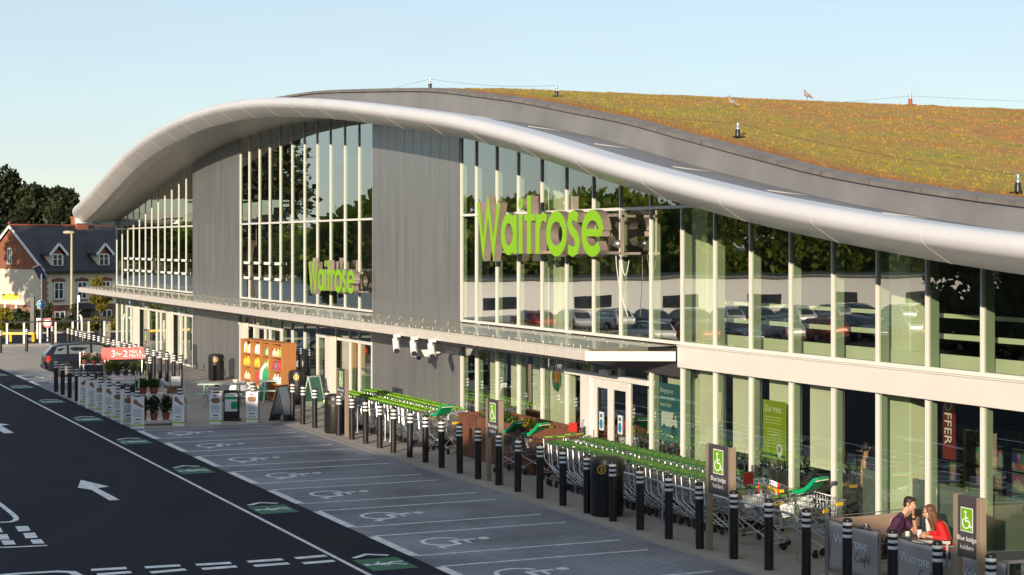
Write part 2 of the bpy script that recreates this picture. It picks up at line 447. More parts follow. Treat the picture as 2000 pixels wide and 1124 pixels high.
M['print'] = mat('grey_print', (.33, .34, .38), .6)
M['printdark'] = mat('black_print', (.03, .03, .035), .6)
# ------------------------------------------------------------------ ground, road, bays, markings
def sheet(name, poly, z, m, thick=.003):
    b = MB(); b.prism(poly, (0, 0, z), (1, 0, 0), (0, 1, 0), (0, 0, -thick))
    return b.build(name, m, smooth=0, kind='structure')

g = MB(); g.box(-1500, -1500, -.6, 1500, 2500, -.03)
g.build('ground', M['grass'], smooth=0, kind='structure')
KX, BX, FX = 11.58, 16.35, 20.0
sheet('road', [(-120, -90), (KX, -90), (KX, 103), (-120, 103)], 0, M['asphalt'], .025)
# paved car park beyond and the block paved bays
sheet('parking_bays', [(KX, 4), (BX, 4), (BX, 54.6), (KX, 54.6)], .004, M['blocks'], .028)
sheet('paved_yard', [(KX, 82), (BX, 82), (BX, 102.2), (KX, 102.2)], .004, M['yard'], .028)
sheet('parking_bays', [(KX, 70.8), (BX, 70.8), (BX, 82), (KX, 82)], .004, M['blocks'], .028)
sheet('pavement', [(BX + .16, 4), (FX + 9, 4), (FX + 9, 102.2), (BX + .16, 102.2)], .008, M['pave'], .03)
sheet('pavement', [(KX + .12, 54.76), (BX + .16, 54.76), (BX + .16, 70.64), (KX + .12, 70.64)], .008, M['pave'], .03)
k = MB()
k.box(BX, 4, -.02, BX + .16, 54.76, .014); k.box(KX, 54.6, -.02, BX, 54.76, .014); k.box(KX, 54.76, -.02, KX + .12, 70.64, .014)
k.box(BX, 70.8, -.02, BX + .16, 102.2, .014); k.box(KX, 70.64, -.02, BX + .16, 70.8, .014)
k.build('kerb', M['kerb'], smooth=0, kind='structure')
sheet('access_road', [(-120, 103.2), (120, 103.2), (120, 116), (-120, 116)], .0, M['asphalt'], .025)
k = MB(); k.box(-120, 102.2, -.02, 60, 103.2, .10); k.box(-120, 116, -.02, 120, 116.3, .10)
k.build('kerb', M['kerb'], smooth=0, kind='structure')
# car park over the road (seen only mirrored in the glass)
sheet('car_park', [(-120, 103), (-9, 103), (-9, 330), (-120, 330)], -.004, M['concrete'], .02)

def mark(name, polys, m=M['line'], z=.009):
    b = MB()
    for p in polys: b.prism(p, (0, 0, z), (1, 0, 0), (0, 1, 0), (0, 0, -.003))
    return b.build(name, m, smooth=0, kind='structure')
def rect(x0, y0, x1, y1): return [(x0, y0), (x1, y0), (x1, y1), (x0, y1)]
mark('road_edge_line', [rect(10.22, 6, 10.30, 100)], z=.005)
bay0 = 36.35
lines, edges = [], []
cent = []
for k in range(-8, 6):
    y = bay0 + 3.58 * k
    for yy in (y, y - 2.4):
        if 5 < yy < 54.4: lines.append(rect(KX + .12, yy - .04, 15.93, yy + .04))
    if y < 54.4:
        edges.append(rect(KX - .02, y - 2.35, KX + .17, y - .05)); cent.append(y - 1.2)
for k in range(0, 2):
    y = 73.5 + 3.58 * k
    for yy in (y, y + 2.4): lines.append(rect(KX + .12, yy - .05, 15.6, yy + .05))
    edges.append(rect(KX - .02, y + .05, KX + .17, y + 2.35)); cent.append(y + 1.2)
mark('bay_line', lines); mark('bay_edge_line', edges)
def wheelchair(b, o, u, v, t, s):
    """wheelchair emblem about s high, u to the right and v up"""
    o = Vector(o); U, V = Vector(u) * s, Vector(v) * s; w = .062
    arc = [(.40 + .30 * math.cos(a), .32 + .30 * math.sin(a)) for a in [R(d) for d in range(118, 361, 22)]]
    b.stroke(arc, w, o, U, V, t)
    T2 = Vector(t) * 1.15
    b.stroke([(.36, .80), (.385, .44), (.66, .44), (.80, .10), (.92, .15)], [.085, .085, .075, .07, .06], o, U, V, T2)
    b.stroke([(.38, .62), (.62, .62)], .055, o, U, V, Vector(t) * 1.3)
    b.prism([(.36 + .085 * math.cos(2 * PI * i / 14), .93 + .085 * math.sin(2 * PI * i / 14)) for i in range(14)], o, U, V, Vector(t) * 1.2)
for y in cent:
    b = MB(); wheelchair(b, (12.28, y + .62, .005), (0, -1, 0), (1, 0, 0), (0, 0, .0035), 1.42)
    b.build('wheelchair_marking', M['line'], smooth=0, kind='structure')
# walking route emblems in the strip beside the road line
for y in [29.85 + 7.16 * q for q in range(-1, 8)]:
    x0, x1 = 10.45, 11.30
    mark('walkway_panel', [rect(x0, y - .58, x1, y + .58)], M['greenpaint'], .006)
    b = MB(); o, u, v, t = (11.25, y, .0075), (0, .9, 0), (-.82, 0, 0), (0, 0, .003)
    b.prism([(.02 + .09 * math.cos(a * .5), .86 + .09 * math.sin(a * .5)) for a in range(13)][:12], o, u, v, t)
    b.stroke([(0, .74), (.02, .40)], .13, o, u, v, t)
    b.stroke([(.02, .42), (.14, .22), (.12, .0)], .08, o, u, v, (0, 0, .0034)); b.stroke([(.0, .42), (-.08, .2), (-.22, .04)], .08, o, u, v, (0, 0, .0037))
    b.stroke([(0, .70), (.16, .56), (.26, .52)], .055, o, u, v, (0, 0, .004)); b.stroke([(0, .70), (-.15, .52), (-.17, .4)], .055, o, u, v, (0, 0, .0043))
    b.build('walking_marking', M['line'], smooth=0, kind='structure')
    b = MB(); b.stroke([(-.34, .78), (0, 1.06), (.34, .80)], .11, (10.88, y, .005), (1, 0, 0), (0, 1, 0), t)
    b.build('chevron_marking', M['line'], smooth=0, kind='structure')
def pxpoly(pts): return [ground_at(*p) for p in pts]
mark('road_arrow', [pxpoly([(152, 953), (158, 938), (213, 951), (190, 954), (234, 977), (214, 978), (178, 957)])], z=.005)
mark('road_arrow', [pxpoly([(-22, 845), (-16, 826), (19, 830), (2, 832), (27, 846), (8, 847), (-10, 836)])], z=.005)
give = []
for (xa, ya, xb, yb) in [(178, 1114, 247, 1110), (190, 1123, 256, 1118), (283, 1109, 352, 1105), (294, 1119, 363, 1113), (383, 1104, 451, 1100), (395, 1112, 462, 1107),
                         (484, 1098, 552, 1093), (496, 1106, 564, 1101), (577, 1091, 637, 1086), (592, 1101, 653, 1096)]:
    a, c = Vector(ground_at(xa, ya)), Vector(ground_at(xb, yb)); d = (c - a).normalized(); n = Vector((-d.y, d.x)) * .10
    give.append([tuple(a - n), tuple(c - n), tuple(c + n), tuple(a + n)])
mark('give_way_line', give, z=.005)
hat = []
for pl in ([(30, 1029), (54, 1028), (60, 1037), (36, 1039)], [(45, 1042), (68, 1041), (74, 1051), (50, 1052)], [(59, 1055), (81, 1054), (87, 1062), (64, 1063)],
           [(-14, 1030), (0, 1030), (6, 1040), (-10, 1041)], [(-8, 1045), (14, 1044), (19, 1054), (-4, 1055)], [(2, 1057), (26, 1056), (31, 1064), (7, 1065)],
           ):
    hat.append(pxpoly(pl))
mark('hatch_marking', hat, z=.005)
def pxline(name, pts, w):
    b = MB(); b.stroke([ground_at(*p) for p in pts], w, (0, 0, .002), (1, 0, 0), (0, 1, 0), (0, 0, .003)); b.build(name, M['line'], smooth=0, kind='structure')
pxline('road_outline', [(-30, 1071), (30, 1069), (92, 1066)], .10)
pxline('road_outline', [(-40, 958), (0, 985), (24, 1004), (32, 1012), (30, 1017), (20, 1020), (0, 1021), (-40, 1023)], .11)
pxline('road_outline', [(-40, 1127), (40, 1121), (110, 1117), (140, 1118), (152, 1124), (160, 1135)], .16)
# ------------------------------------------------------------------ supermarket building
shop = thing('supermarket', 'long glass fronted supermarket with wave shaped silver edged roof and planted top', 'building', (FX, 60, 0))
def SB(): return MB(org=(FX, 60, 0))          # parts are modelled in world metres, stored from the base of the building
YE0, YE1 = 12.0, 99.1
# wave of the roof edge: (Y, underside of the edge), (Y, top of the wall)
LIP = [(98.6, 6.75), (97, 6.85), (95, 7.12), (92.5, 7.5), (90, 7.98), (87, 8.55), (84, 9.12), (81, 9.6), (77, 10.05), (73, 10.32), (70, 10.45), (67, 10.5), (64, 10.47), (61, 10.38),
       (58, 10.2), (55, 9.97), (52, 9.7), (49.5, 9.43), (46, 9.03), (42, 8.56), (39.5, 8.18), (37, 7.76), (35, 7.37), (33, 6.99), (30.5, 6.58), (28, 6.17), (25, 5.79), (22, 5.46), (18, 5.14), (12, 4.9), (6, 4.85)]
WALL = [(99.4, 7.2), (95, 7.75), (89.5, 8.49), (85, 9.1), (81, 9.60), (77, 10.0), (73, 10.27), (67, 10.47), (61, 10.36), (55, 9.96), (49.5, 9.42), (42, 8.56), (37, 7.78), (33, 7.02), (28, 6.22), (22, 5.5), (12, 4.95), (6, 4.9)]
def interp(tab, y):
    xs = [p[0] for p in tab][::-1]; zs = [p[1] for p in tab][::-1]
    return float(np.interp(y, xs, zs))
def smooth_tab(tab, n=140, passes=6):
    ys = np.linspace(tab[-1][0], tab[0][0], n); zs = np.array([interp(tab, y) for y in ys])
    for _ in range(passes):
        z2 = zs.copy(); z2[1:-1] = (zs[:-2] + 2 * zs[1:-1] + zs[2:]) / 4; zs = z2
    return [(float(a), float(b)) for a, b in zip(ys[::-1], zs[::-1])]
LIP = smooth_tab(LIP); WALL = smooth_tab(WALL)
lip = lambda y: interp(LIP, y)
wal = lambda y: interp(WALL, y)
XO = 16.95                                     # outer face of the roof edge
GUT_X, UP_X = 17.45, 19.5
def edge_h(y): return .64 + .22 * min(1, max(0, (y - 55) / 35))
def loft(name, secs, m, smooth=50, close=False):
    """secs: list of cross sections (lists of world points), lofted"""
    b = SB(); n = len(secs[0]); vs = [p for s in secs for p in s]; fs = []
    for i in range(len(secs) - 1):
        for j in range(n if close else n - 1):
            k = (j + 1) % n
            fs.append((i * n + j, i * n + k, (i + 1) * n + k, (i + 1) * n + j))
    if close: fs += [tuple(reversed(range(n))), tuple((len(secs) - 1) * n + j for j in range(n))]
    b.add(vs, fs)
    return b.build(name, m, shop, smooth=smooth)
ysec = [float(y) for y in np.linspace(8, 95.4, 150)]
# bull-nosed silver edge with its return round the far end
def edge_section(y, x0=XO, dx=1.0):
    z0, h = lip(y), edge_h(y); pts = []
    pts += [(x0 + 1.15, z0 + .03), (x0 + .62, z0), (x0 + .56, z0 + .012)]
    rr = h * .30; zc = z0 + h - rr
    for a in range(-62, 100, 12):
        pts.append((x0 + rr - rr * math.cos(R(a)), zc + rr * math.sin(R(a))))
    pts.append((GUT_X + .25, z0 + h * .97)); pts.append((GUT_X + .25, z0 + h * .72)); pts.append((x0 + 1.15, z0 + .14))
    return pts
secs = [[(x, y, z) for x, z in edge_section(y)] for y in ysec]
for i in range(1, 10):                         # rounded corner and return along the end
    a = PI / 2 * i / 9
    y = 95.4
    secs.append([(XO + (x - XO) * math.cos(a) + (1 - math.cos(a)) * .25, y + (XO + 2.0 - x) * math.sin(a) * .62, z - .16 * math.sin(a)) for x, z in edge_section(y)])
last = secs[-1]
for dx, dy in ((.5, .55), (1.2, 1.3), (2.2, 2.4), (3.2, 3.3), (4.2, 3.7), (6, 3.8), (14, 3.8), (26, 3.8)): secs.append([(x + dx, y + dy, z - .03 * min(dx, 6)) for x, y, z in last])
loft('roof_edge', secs, M['roofedge'], 50, True)
for y in np.arange(10, 97, 3.05):                # joints of the edge sheets
    jb = SB(); pts = [(x - .004 * (1 if x < XO + .3 else 0), y, z + (.004 if z > lip(y) + edge_h(y) * .5 else -.004)) for x, z in edge_section(y)[:-3]]
    jb.tube(pts, .004, 4); jb.build('roof_edge_joint', M['edge_joint'], shop)
# soffit
secs = [[(XO + 1.1, y, lip(y) + .06), (18.8, y, (lip(y) + wal(y)) / 2 + .03), (FX + .3, y, wal(y) + .02)] for y in ysec]
secs += [[(XO + 1.1, 96.4, lip(96.4) + .06), (18.8, 97.6, 7.02), (FX + .3, 98.9, wal(98.9) + .02)], [(XO + 1.6, 97.2, lip(97.2) - .0), (18.9, 98.6, 6.85), (FX + 9, 99.5, 6.9)]]
loft('soffit', secs, M['soffit'])
# gutter strip, upstand and coping
loft('roof_gutter', [[(GUT_X, y, lip(y) + edge_h(y) * .93), (UP_X, y, lip(y) + .44 + (edge_h(y) - .64) * .9)] for y in ysec], M['membrane'])
COP = [(97, 8.1), (90, 9.2), (81, 10.78), (73, 11.45), (67, 11.6), (61, 11.42), (57.9, 11.2), (53.1, 10.85), (49.3, 10.55), (46.9, 10.25), (42.6, 9.7), (38.9, 9.1), (37.2, 8.87), (33.8, 8.2), (28.6, 7.22), (25.4, 6.8), (22.7, 6.5), (18, 6.1), (8, 5.8)]
COP = smooth_tab(COP, passes=4); cop = lambda y: interp(COP, y)
loft('roof_upstand', [[(UP_X, y, lip(y) + .44 + (edge_h(y) - .64) * .9 - .02), (UP_X + .03, y, cop(y) - .10)] for y in ysec], M['membrane'])
loft('roof_coping', [[(UP_X - .05, y, cop(y) - .10), (UP_X - .05, y, cop(y) - .02), (UP_X + .34, y, cop(y) + .02), (UP_X + .34, y, cop(y) - .10)] for y in ysec], M['coping'], 30, True)
for y in np.arange(10, 97, 1.55):
    cj = SB(); cj.box(UP_X - .055, y - .006, cop(y) - .102, UP_X - .03, y + .006, cop(y) - .014); cj.build('coping_joint', M['joint'], shop, smooth=0)
for y in np.arange(14, 66, 3.7):                 # raised joint seams across the gutter, pale colour painting the light they reflect
    sm = SB(); sl_ = lip(y + .05) - lip(y - .05); g0 = lip(y) + edge_h(y) * .93; g1 = lip(y) + .44 + (edge_h(y) - .64) * .9
    sm.bar((GUT_X + .9, y, g0 + (g1 - g0) * .42 + .012), (UP_X - .25, y, g1 + .012), .05, .016, (0, -sl_ / .1, 1)); sm.build('gutter_seam', M['galv'], shop, smooth=0)
# planted roof
m, t, p = nodes('sedum')
tc = t.nodes.new('ShaderNodeTexCoord')
n1 = t.nodes.new('ShaderNodeTexNoise'); n1.inputs['Scale'].default_value = .4; n1.inputs['Detail'].default_value = 7; n1.inputs['Roughness'].default_value = .7
n2 = t.nodes.new('ShaderNodeTexNoise'); n2.inputs['Scale'].default_value = 5; n2.inputs['Detail'].default_value = 6
r1 = t.nodes.new('ShaderNodeValToRGB'); e = r1.color_ramp.elements
e[0].position = .33; e[0].color = (.24, .22, .02, 1); e[1].position = .72; e[1].color = (.36, .145, .038, 1)
q = e.new(.45); q.color = (.37, .235, .032, 1); q = e.new(.55); q.color = (.39, .195, .042, 1)
mx = t.nodes.new('ShaderNodeMix'); mx.data_type = 'RGBA'; mx.blend_type = 'MULTIPLY'; mx.inputs['Factor'].default_value = .8
r2 = t.nodes.new('ShaderNodeValToRGB'); r2.color_ramp.elements[0].position = .3; r2.color_ramp.elements[0].color = (.62, .62, .62, 1); r2.color_ramp.elements[1].position = .62; r2.color_ramp.elements[1].color = (1.15, 1.1, 1, 1)
add = t.nodes.new('ShaderNodeMath'); add.operation = 'ADD'
ml = t.nodes.new('ShaderNodeMath'); ml.operation = 'MULTIPLY_ADD'; ml.inputs[1].default_value = .22; ml.inputs[2].default_value = -.11
t.links.new(tc.outputs['Object'], n1.inputs['Vector']); t.links.new(tc.outputs['Object'], n2.inputs['Vector'])
t.links.new(n2.outputs['Fac'], ml.inputs[0]); t.links.new(n1.outputs['Fac'], add.inputs[0]); t.links.new(ml.outputs[0], add.inputs[1])
t.links.new(add.outputs[0], r1.inputs['Fac']); t.links.new(n2.outputs['Fac'], r2.inputs['Fac'])
t.links.new(r1.outputs['Color'], mx.inputs['A']); t.links.new(r2.outputs['Color'], mx.inputs['B'])
# reddish stonecrop margin along the kerb, lime clumps just behind it
sx_ = t.nodes.new('ShaderNodeSeparateXYZ'); t.links.new(tc.outputs['Object'], sx_.inputs['Vector'])
wob = t.nodes.new('ShaderNodeMath'); wob.operation = 'MULTIPLY_ADD'; wob.inputs[1].default_value = 2.2; t.links.new(n1.outputs['Fac'], wob.inputs[0]); t.links.new(sx_.outputs['X'], wob.inputs[2])
mr_ = t.nodes.new('ShaderNodeMapRange'); mr_.inputs['From Min'].default_value = .9; mr_.inputs['From Max'].default_value = 2.3; mr_.inputs['To Min'].default_value = .85; mr_.inputs['To Max'].default_value = 0
t.links.new(wob.outputs[0], mr_.inputs['Value'])
mr2 = t.nodes.new('ShaderNodeMapRange'); mr2.inputs['From Min'].default_value = 2.2; mr2.inputs['From Max'].default_value = 9; mr2.inputs['To Min'].default_value = .45; mr2.inputs['To Max'].default_value = 0
t.links.new(wob.outputs[0], mr2.inputs['Value'])
mxb = t.nodes.new('ShaderNodeMix'); mxb.data_type = 'RGBA'; mxb.inputs['B'].default_value = (.22, .25, .02, 1)
t.links.new(mr2.outputs['Result'], mxb.inputs['Factor']); t.links.new(mx.outputs['Result'], mxb.inputs['A'])
mxa = t.nodes.new('ShaderNodeMix'); mxa.data_type = 'RGBA'; mxa.inputs['B'].default_value = (.27, .075, .03, 1)
t.links.new(mr_.outputs['Result'], mxa.inputs['Factor']); t.links.new(mxb.outputs['Result'], mxa.inputs['A'])
t.links.new(mxa.outputs['Result'], p.inputs['Base Color']); p.inputs['Roughness'].default_value = .9
M['sedum'] = m
rng = np.random.default_rng(4)
def roof_z(x, y): return np.interp(y, [q[0] for q in COP][::-1], [q[1] for q in COP][::-1]) - .03 + .10 * np.minimum(1, np.maximum(0, (x - 19.7) / 2.5))
xs = np.concatenate([np.linspace(UP_X + .3, 24, 40), np.linspace(24.3, 70, 90)]); ys = np.linspace(9, 96, 260)
gx, gy = np.meshgrid(xs, ys, indexing='ij')
gz = roof_z(gx, gy) + rng.normal(0, .018, gx.shape)
V_ = np.stack([gx - FX, gy - 60, gz], -1).reshape(-1, 3)
ii = np.arange((len(xs) - 1))[:, None] * len(ys) + np.arange(len(ys) - 1)[None, :]
F_ = np.stack([ii, ii + len(ys), ii + len(ys) + 1, ii + 1], -1).reshape(-1, 4)
tuft_base = fast_mesh('planted_roof', V_, F_, M['sedum'], shop, smooth=True)
def blades(n, xr, yr, h0, h1, wid):
    u = rng.random(n); x = xr[0] + (xr[1] - xr[0]) * u ** 1.6; y = yr[0] + (yr[1] - yr[0]) * rng.random(n)
    z = roof_z(x, y) - .02; a = rng.random(n) * 2 * PI; h = h0 + (h1 - h0) * rng.random(n) ** 2; w = wid * (.6 + rng.random(n))
    lx, ly = rng.normal(0, .35, n) * h, rng.normal(0, .35, n) * h
    A = np.stack([x + np.cos(a) * w, y + np.sin(a) * w, z], -1); B = np.stack([x - np.cos(a) * w, y - np.sin(a) * w, z], -1); T = np.stack([x + lx, y + ly, z + h], -1)
    v = np.stack([A, B, T], 1).reshape(-1, 3) - np.array([FX, 60, 0]); f = np.arange(3 * n).reshape(-1, 3)
    return v, f
v, f = blades(150000, (UP_X + .35, 62), (14, 72), .02, .085, .018)
v2, f2 = blades(200, (28, 60), (52, 70), .2, .6, .006)
gr = fast_mesh('sedum_tuft', np.concatenate([v, v2]), np.concatenate([f, f2 + len(v)]), M['sedum'], shop)
gr['kind'] = 'stuff'
# ---- facade grid
PX_UP = [228, 238, 250, 262, 275, 289, 302, 316, 330, 344, 358, 373, 380]
PX_MID = [470, 487, 507, 527, 548, 571, 595, 620, 646, 674, 702, 730]
PX_R = [902, 931, 971, 1013, 1059, 1107, 1160, 1213, 1272, 1333, 1397, 1467, 1545, 1628, 1715, 1812, 1920]
fy = lambda px: wall_at(px, 600, FX)[0]
YL = [99.1 - 1.49 * i for i in range(12)] + [81.25]
YM = [fy(p) for p in PX_MID]
YR = [fy(p) for p in PX_R]
YR += [YR[-1] - 1.51 * i for i in range(1, 8)]
SILL, TRAN = 3.5, 6.67
FW, PRO = .05, .045                            # mullion width, how far it stands proud of the glass
def upper_bay(y0, y1, transom, deep=.26, fw=FW, pro=PRO):
    """window between two mullions (y0 > y1); the mullion at y0 belongs to it"""
    b = SB(); zt0, zt1 = wal(y0) + .02, wal(y1) + .02
    b.box(FX - pro, y0 - fw / 2, SILL, FX + .02, y0 + fw / 2, zt0)
    b.box(FX - .05, y1 + FW / 2, SILL - .003, FX + .12, y0 - FW / 2, SILL + .07)
    if transom and min(zt0, zt1) > TRAN + .2: b.box(FX - .05, y1 + FW / 2, TRAN - .035, FX + .1, y0 - FW / 2, TRAN + .035)
    w = b.build('window', M['frame'], shop, smooth=0)
    if deep > .03: b = SB(); b.box(FX + .021, y0 - fw / 2 + .004, SILL + .01, FX + deep, y0 + fw / 2 - .004, zt0); b.build('fin', M['fin'], w, smooth=0)
    g = MB(org=(FX, 60, 0)); g.add([(FX, y0, SILL), (FX, y1, SILL), (FX, y1, zt1), (FX, y0, zt0)], [(0, 1, 2, 3)])
    g.build('pane', M['glass'], w, smooth=0)
    return w
for i in range(len(YL) - 1):
    w = upper_bay(YL[i], YL[i + 1], True, .03, .05, .034)
    if 2 <= i <= 6 or 8 <= i <= 11:
        for z in (4.35, 4.98): h = SB(); h.box(FX - .13, YL[i] - .42, z, FX - .095, YL[i] + .42, z + .11); h.build('fixing_bar', M['white'], w, smooth=0)
for i in range(len(YM) - 1):
    w = upper_bay(YM[i], YM[i + 1], True, .09, .045, .04)
    if 1 <= i <= 4:
        for z in (4.35, 4.98): h = SB(); h.box(FX - .13, YM[i] - .42, z, FX - .095, YM[i] + .42, z + .11); h.build('fixing_bar', M['white'], w, smooth=0)
for i in range(len(YR) - 1): upper_bay(YR[i], YR[i + 1], i < 10, .16 if i < 8 else .24)
def panel(y0, y1, z0, ztop, name):
    b = SB(); n = 10
    for k in range(n):
        a, c = y0 + (y1 - y0) * k / n, y0 + (y1 - y0) * (k + 1) / n; lo, hi = min(a, c) + .012, max(a, c) - .012
        za, zc = ztop(lo), ztop(hi)
        x = FX - .06
        b.add([(x, lo, z0), (x, hi, z0), (x, hi, zc), (x, lo, za), (FX + .1, lo, z0), (FX + .1, hi, z0), (FX + .1, hi, zc), (FX + .1, lo, za)],
              [(0, 1, 2, 3), (7, 6, 5, 4), (0, 4, 5, 1), (1, 5, 6, 2), (2, 6, 7, 3), (3, 7, 4, 0)])
    lo, hi = min(y0, y1), max(y0, y1)
    b.add([(FX - .045, lo, z0), (FX - .045, hi, z0), (FX - .045, hi, ztop(hi)), (FX - .045, lo, ztop(lo))], [(0, 1, 2, 3)])
    return b.build(name, M['clad'], shop, smooth=0)
PL = (81.2, YM[0] + .05); PM = (YM[-1] - .02, YR[0] + .05)
panel(*PL, SILL - .1, lambda y: wal(y) + .02, 'cladding_panel'); panel(*PM, SILL - .1, lambda y: wal(y) + .02, 'cladding_panel')
panel(PL[0], PL[1], .02, lambda y: 2.75, 'cladding_panel'); panel(PM[0], PM[1], .02, lambda y: 2.75, 'cladding_panel')
b = SB()                                       # end mullions beside the panels
for y in (81.2, YM[-1], YR[-1]): b.box(FX - PRO, y - FW / 2, SILL, FX + .26, y + FW / 2, wal(y))
b.build('window_post', M['frame'], shop, smooth=0)
# dark strip above the ground floor, cream beam to the right
b = SB(); b.box(FX - .03, YR[9], 2.75, FX + .35, 99.1, 3.40); b.build('canopy_backing', M['darkgrey'], shop, smooth=0)
b = SB(); b.box(FX - .13, 8, 2.98, FX + .25, YR[9] + .02, 3.46); b.box(FX - .16, 8, 3.462, FX + .2, YR[9] + .02, 3.495)
b.build('fascia_beam', M['beam'], shop, smooth=0, bevel=.012)
# ground floor
def lower_bay(y0, y1, top, header=None, wide=None, post=True, z0=.09):
    b = SB()
    if post: b.box(FX - PRO, y0 - FW / 2, .01, FX + .03, y0 + FW / 2, top)
    b.box(FX - .05, y1 + FW / 2, .012, FX + .1, y0 - FW / 2, z0)
    if header: b.box(FX - .07, y1 + FW / 2, header - .05, FX + .12, y0 - FW / 2, header + .05)
    w = b.build('shop_window', M['frame'], shop, smooth=0)
    if post: b = SB(); b.box(FX + .031, y0 - FW / 2 + .004, .02, FX + .2, y0 + FW / 2 - .004, top); b.build('fin', M['fin'], w, smooth=0)
    g = SB(); g.add([(FX + .01, y0, z0), (FX + .01, y1, z0), (FX + .01, y1, top), (FX + .01, y0, top)], [(0, 1, 2, 3)])
    g.build('pane', M['glass'], w, smooth=0)
    return w
LOW_L = [228, 238, 247, 256, 274, 290, 306, 314, 340, 353, 362, 378]
LOW_M = [468, 497, 518, 527.5, 550, 571, 595, 620, 657, 684, 702, 728]
yl = [fy(p) for p in LOW_L]; yl[0] = 99.1; yl[-1] = 81.3
ym = [fy(p) for p in LOW_M]
for i in range(len(yl) - 1): lower_bay(yl[i], yl[i + 1], 2.76, 2.42 if i >= 2 else None)
for i in range(len(ym) - 1): lower_bay(ym[i], ym[i + 1], 2.76, 2.42 if i < 4 or i >= 7 else None)
b = SB(); b.box(FX - PRO, yl[-1] - .06, .01, FX + .24, yl[-1] + .06, 2.76); b.box(FX - PRO, ym[-1] - .06, .01, FX + .24, ym[-1] + .06, 2.76)
b.build('window_post', M['frame'], shop, smooth=0)
for px in (274, 340, 486, 657):
    y = fy(px) ; b = SB(); b.box(FX - .34, y - .3, .01, FX - .095, y + .3, 2.5); b.build('entrance_column', M['column'], shop, smooth=0, bevel=.01)
door_i = 5                                     # bays YR[5]..YR[8] hold the doors
for i in range(len(YR) - 1):
    top = 2.76 if i < 9 else 2.985
    if door_i <= i < 8: continue
    lower_bay(YR[i], YR[i + 1], top)
DH = wall_at(1190, 737, FX)[1]
b = SB(); ya, yb = YR[5], YR[8]
b.box(FX - PRO, ya - FW / 2, .01, FX + .24, ya + FW / 2, 2.76)
b.box(FX - .09, yb + FW / 2, DH - .06, FX + .14, ya - FW / 2, DH + .06)
for i in (6, 7): b.box(FX - .06, YR[i] - .03, DH + .06, FX + .1, YR[i] + .03, 2.76)
pa, pb = fy(1140), fy(1158)
b.box(FX - .1, pb, .01, FX + .16, pa, DH - .06)
b.build('door_surround', M['frame'], shop, smooth=0)
g = SB(); g.add([(FX + .01, ya, DH), (FX + .01, yb, DH), (FX + .01, yb, 2.76), (FX + .01, ya, 2.76)], [(0, 1, 2, 3)])
g.add([(FX + .01, ya, .02), (FX + .01, pa, .02), (FX + .01, pa, DH), (FX + .01, ya, DH)], [(0, 1, 2, 3)])
y_sl = fy(1231); g.add([(FX + .01, y_sl, .02), (FX + .01, yb, .02), (FX + .01, yb, DH), (FX + .01, y_sl, DH)], [(0, 1, 2, 3)])
g.build('door_glazing', M['glass'], shop, smooth=0)
for (p0, p1) in ((1158.5, 1193), (1193.5, 1231)):
    y0, y1 = fy(p0), fy(p1); zt = DH - .07
    b = SB(); b.ring([(y0, .03), (y1, .03), (y1, zt), (y0, zt)], [(y0 - .2 if p0 < 1190 else y0 - .11, .2), (y1 + .1 if p0 < 1190 else y1 + .16, .2), (y1 + .1 if p0 < 1190 else y1 + .16, zt - .22), (y0 - .2 if p0 < 1190 else y0 - .11, zt - .22)],
                     (FX - .04, 0, 0), (0, 1, 0), (0, 0, 1), (.055, 0, 0))
    d = b.build('door', M['frame'], shop, smooth=0)
    g = SB(); g.add([(FX - .0, y0 - .1, .19), (FX - .0, y1 + .09, .19), (FX - .0, y1 + .09, zt - .2), (FX - .0, y0 - .1, zt - .2)], [(0, 1, 2, 3)])
    g.build('pane', M['glass'], d, smooth=0)
    # blue and white notice on the glass
    yc = (y0 + y1) / 2; s = SB(); s.box(FX - .018, yc - .11, 1.14, FX - .008, yc + .11, 1.60)
    st = s.build('door_notice', M['white'], d, smooth=0)
    s = SB(); o = (FX - .019, yc, 1.36)
    s.prism([(.085 * math.cos(2 * PI * i / 20), .13 * math.sin(2 * PI * i / 20) - .06) for i in range(20)], o, (0, -1, 0), (0, 0, 1), (-.003, 0, 0))
    s.prism([(-.07, .1), (.07, .1), (.07, .19), (-.07, .19)], o, (0, -1, 0), (0, 0, 1), (-.003, 0, 0))
    M.setdefault('notice_blue', mat('notice_blue', (.02, .20, .42), .5)); s.build('door_emblem', M['notice_blue'], d, smooth=0)
s = SB(); yh = (pa + pb) / 2; s.tube([(FX - .12, yh, 1.0), (FX - .19, yh, 1.02), (FX - .19, yh, 1.32), (FX - .12, yh, 1.34)], .014, 6); s.build('door_handle', M['steel'], shop)
s = SB(); yc = fy(1192); s.box(FX - .2, yc - .14, DH + .07, FX - .03, yc + .28, DH + .18); s.build('door_sensor', M['white'], shop, smooth=0, bevel=.02)
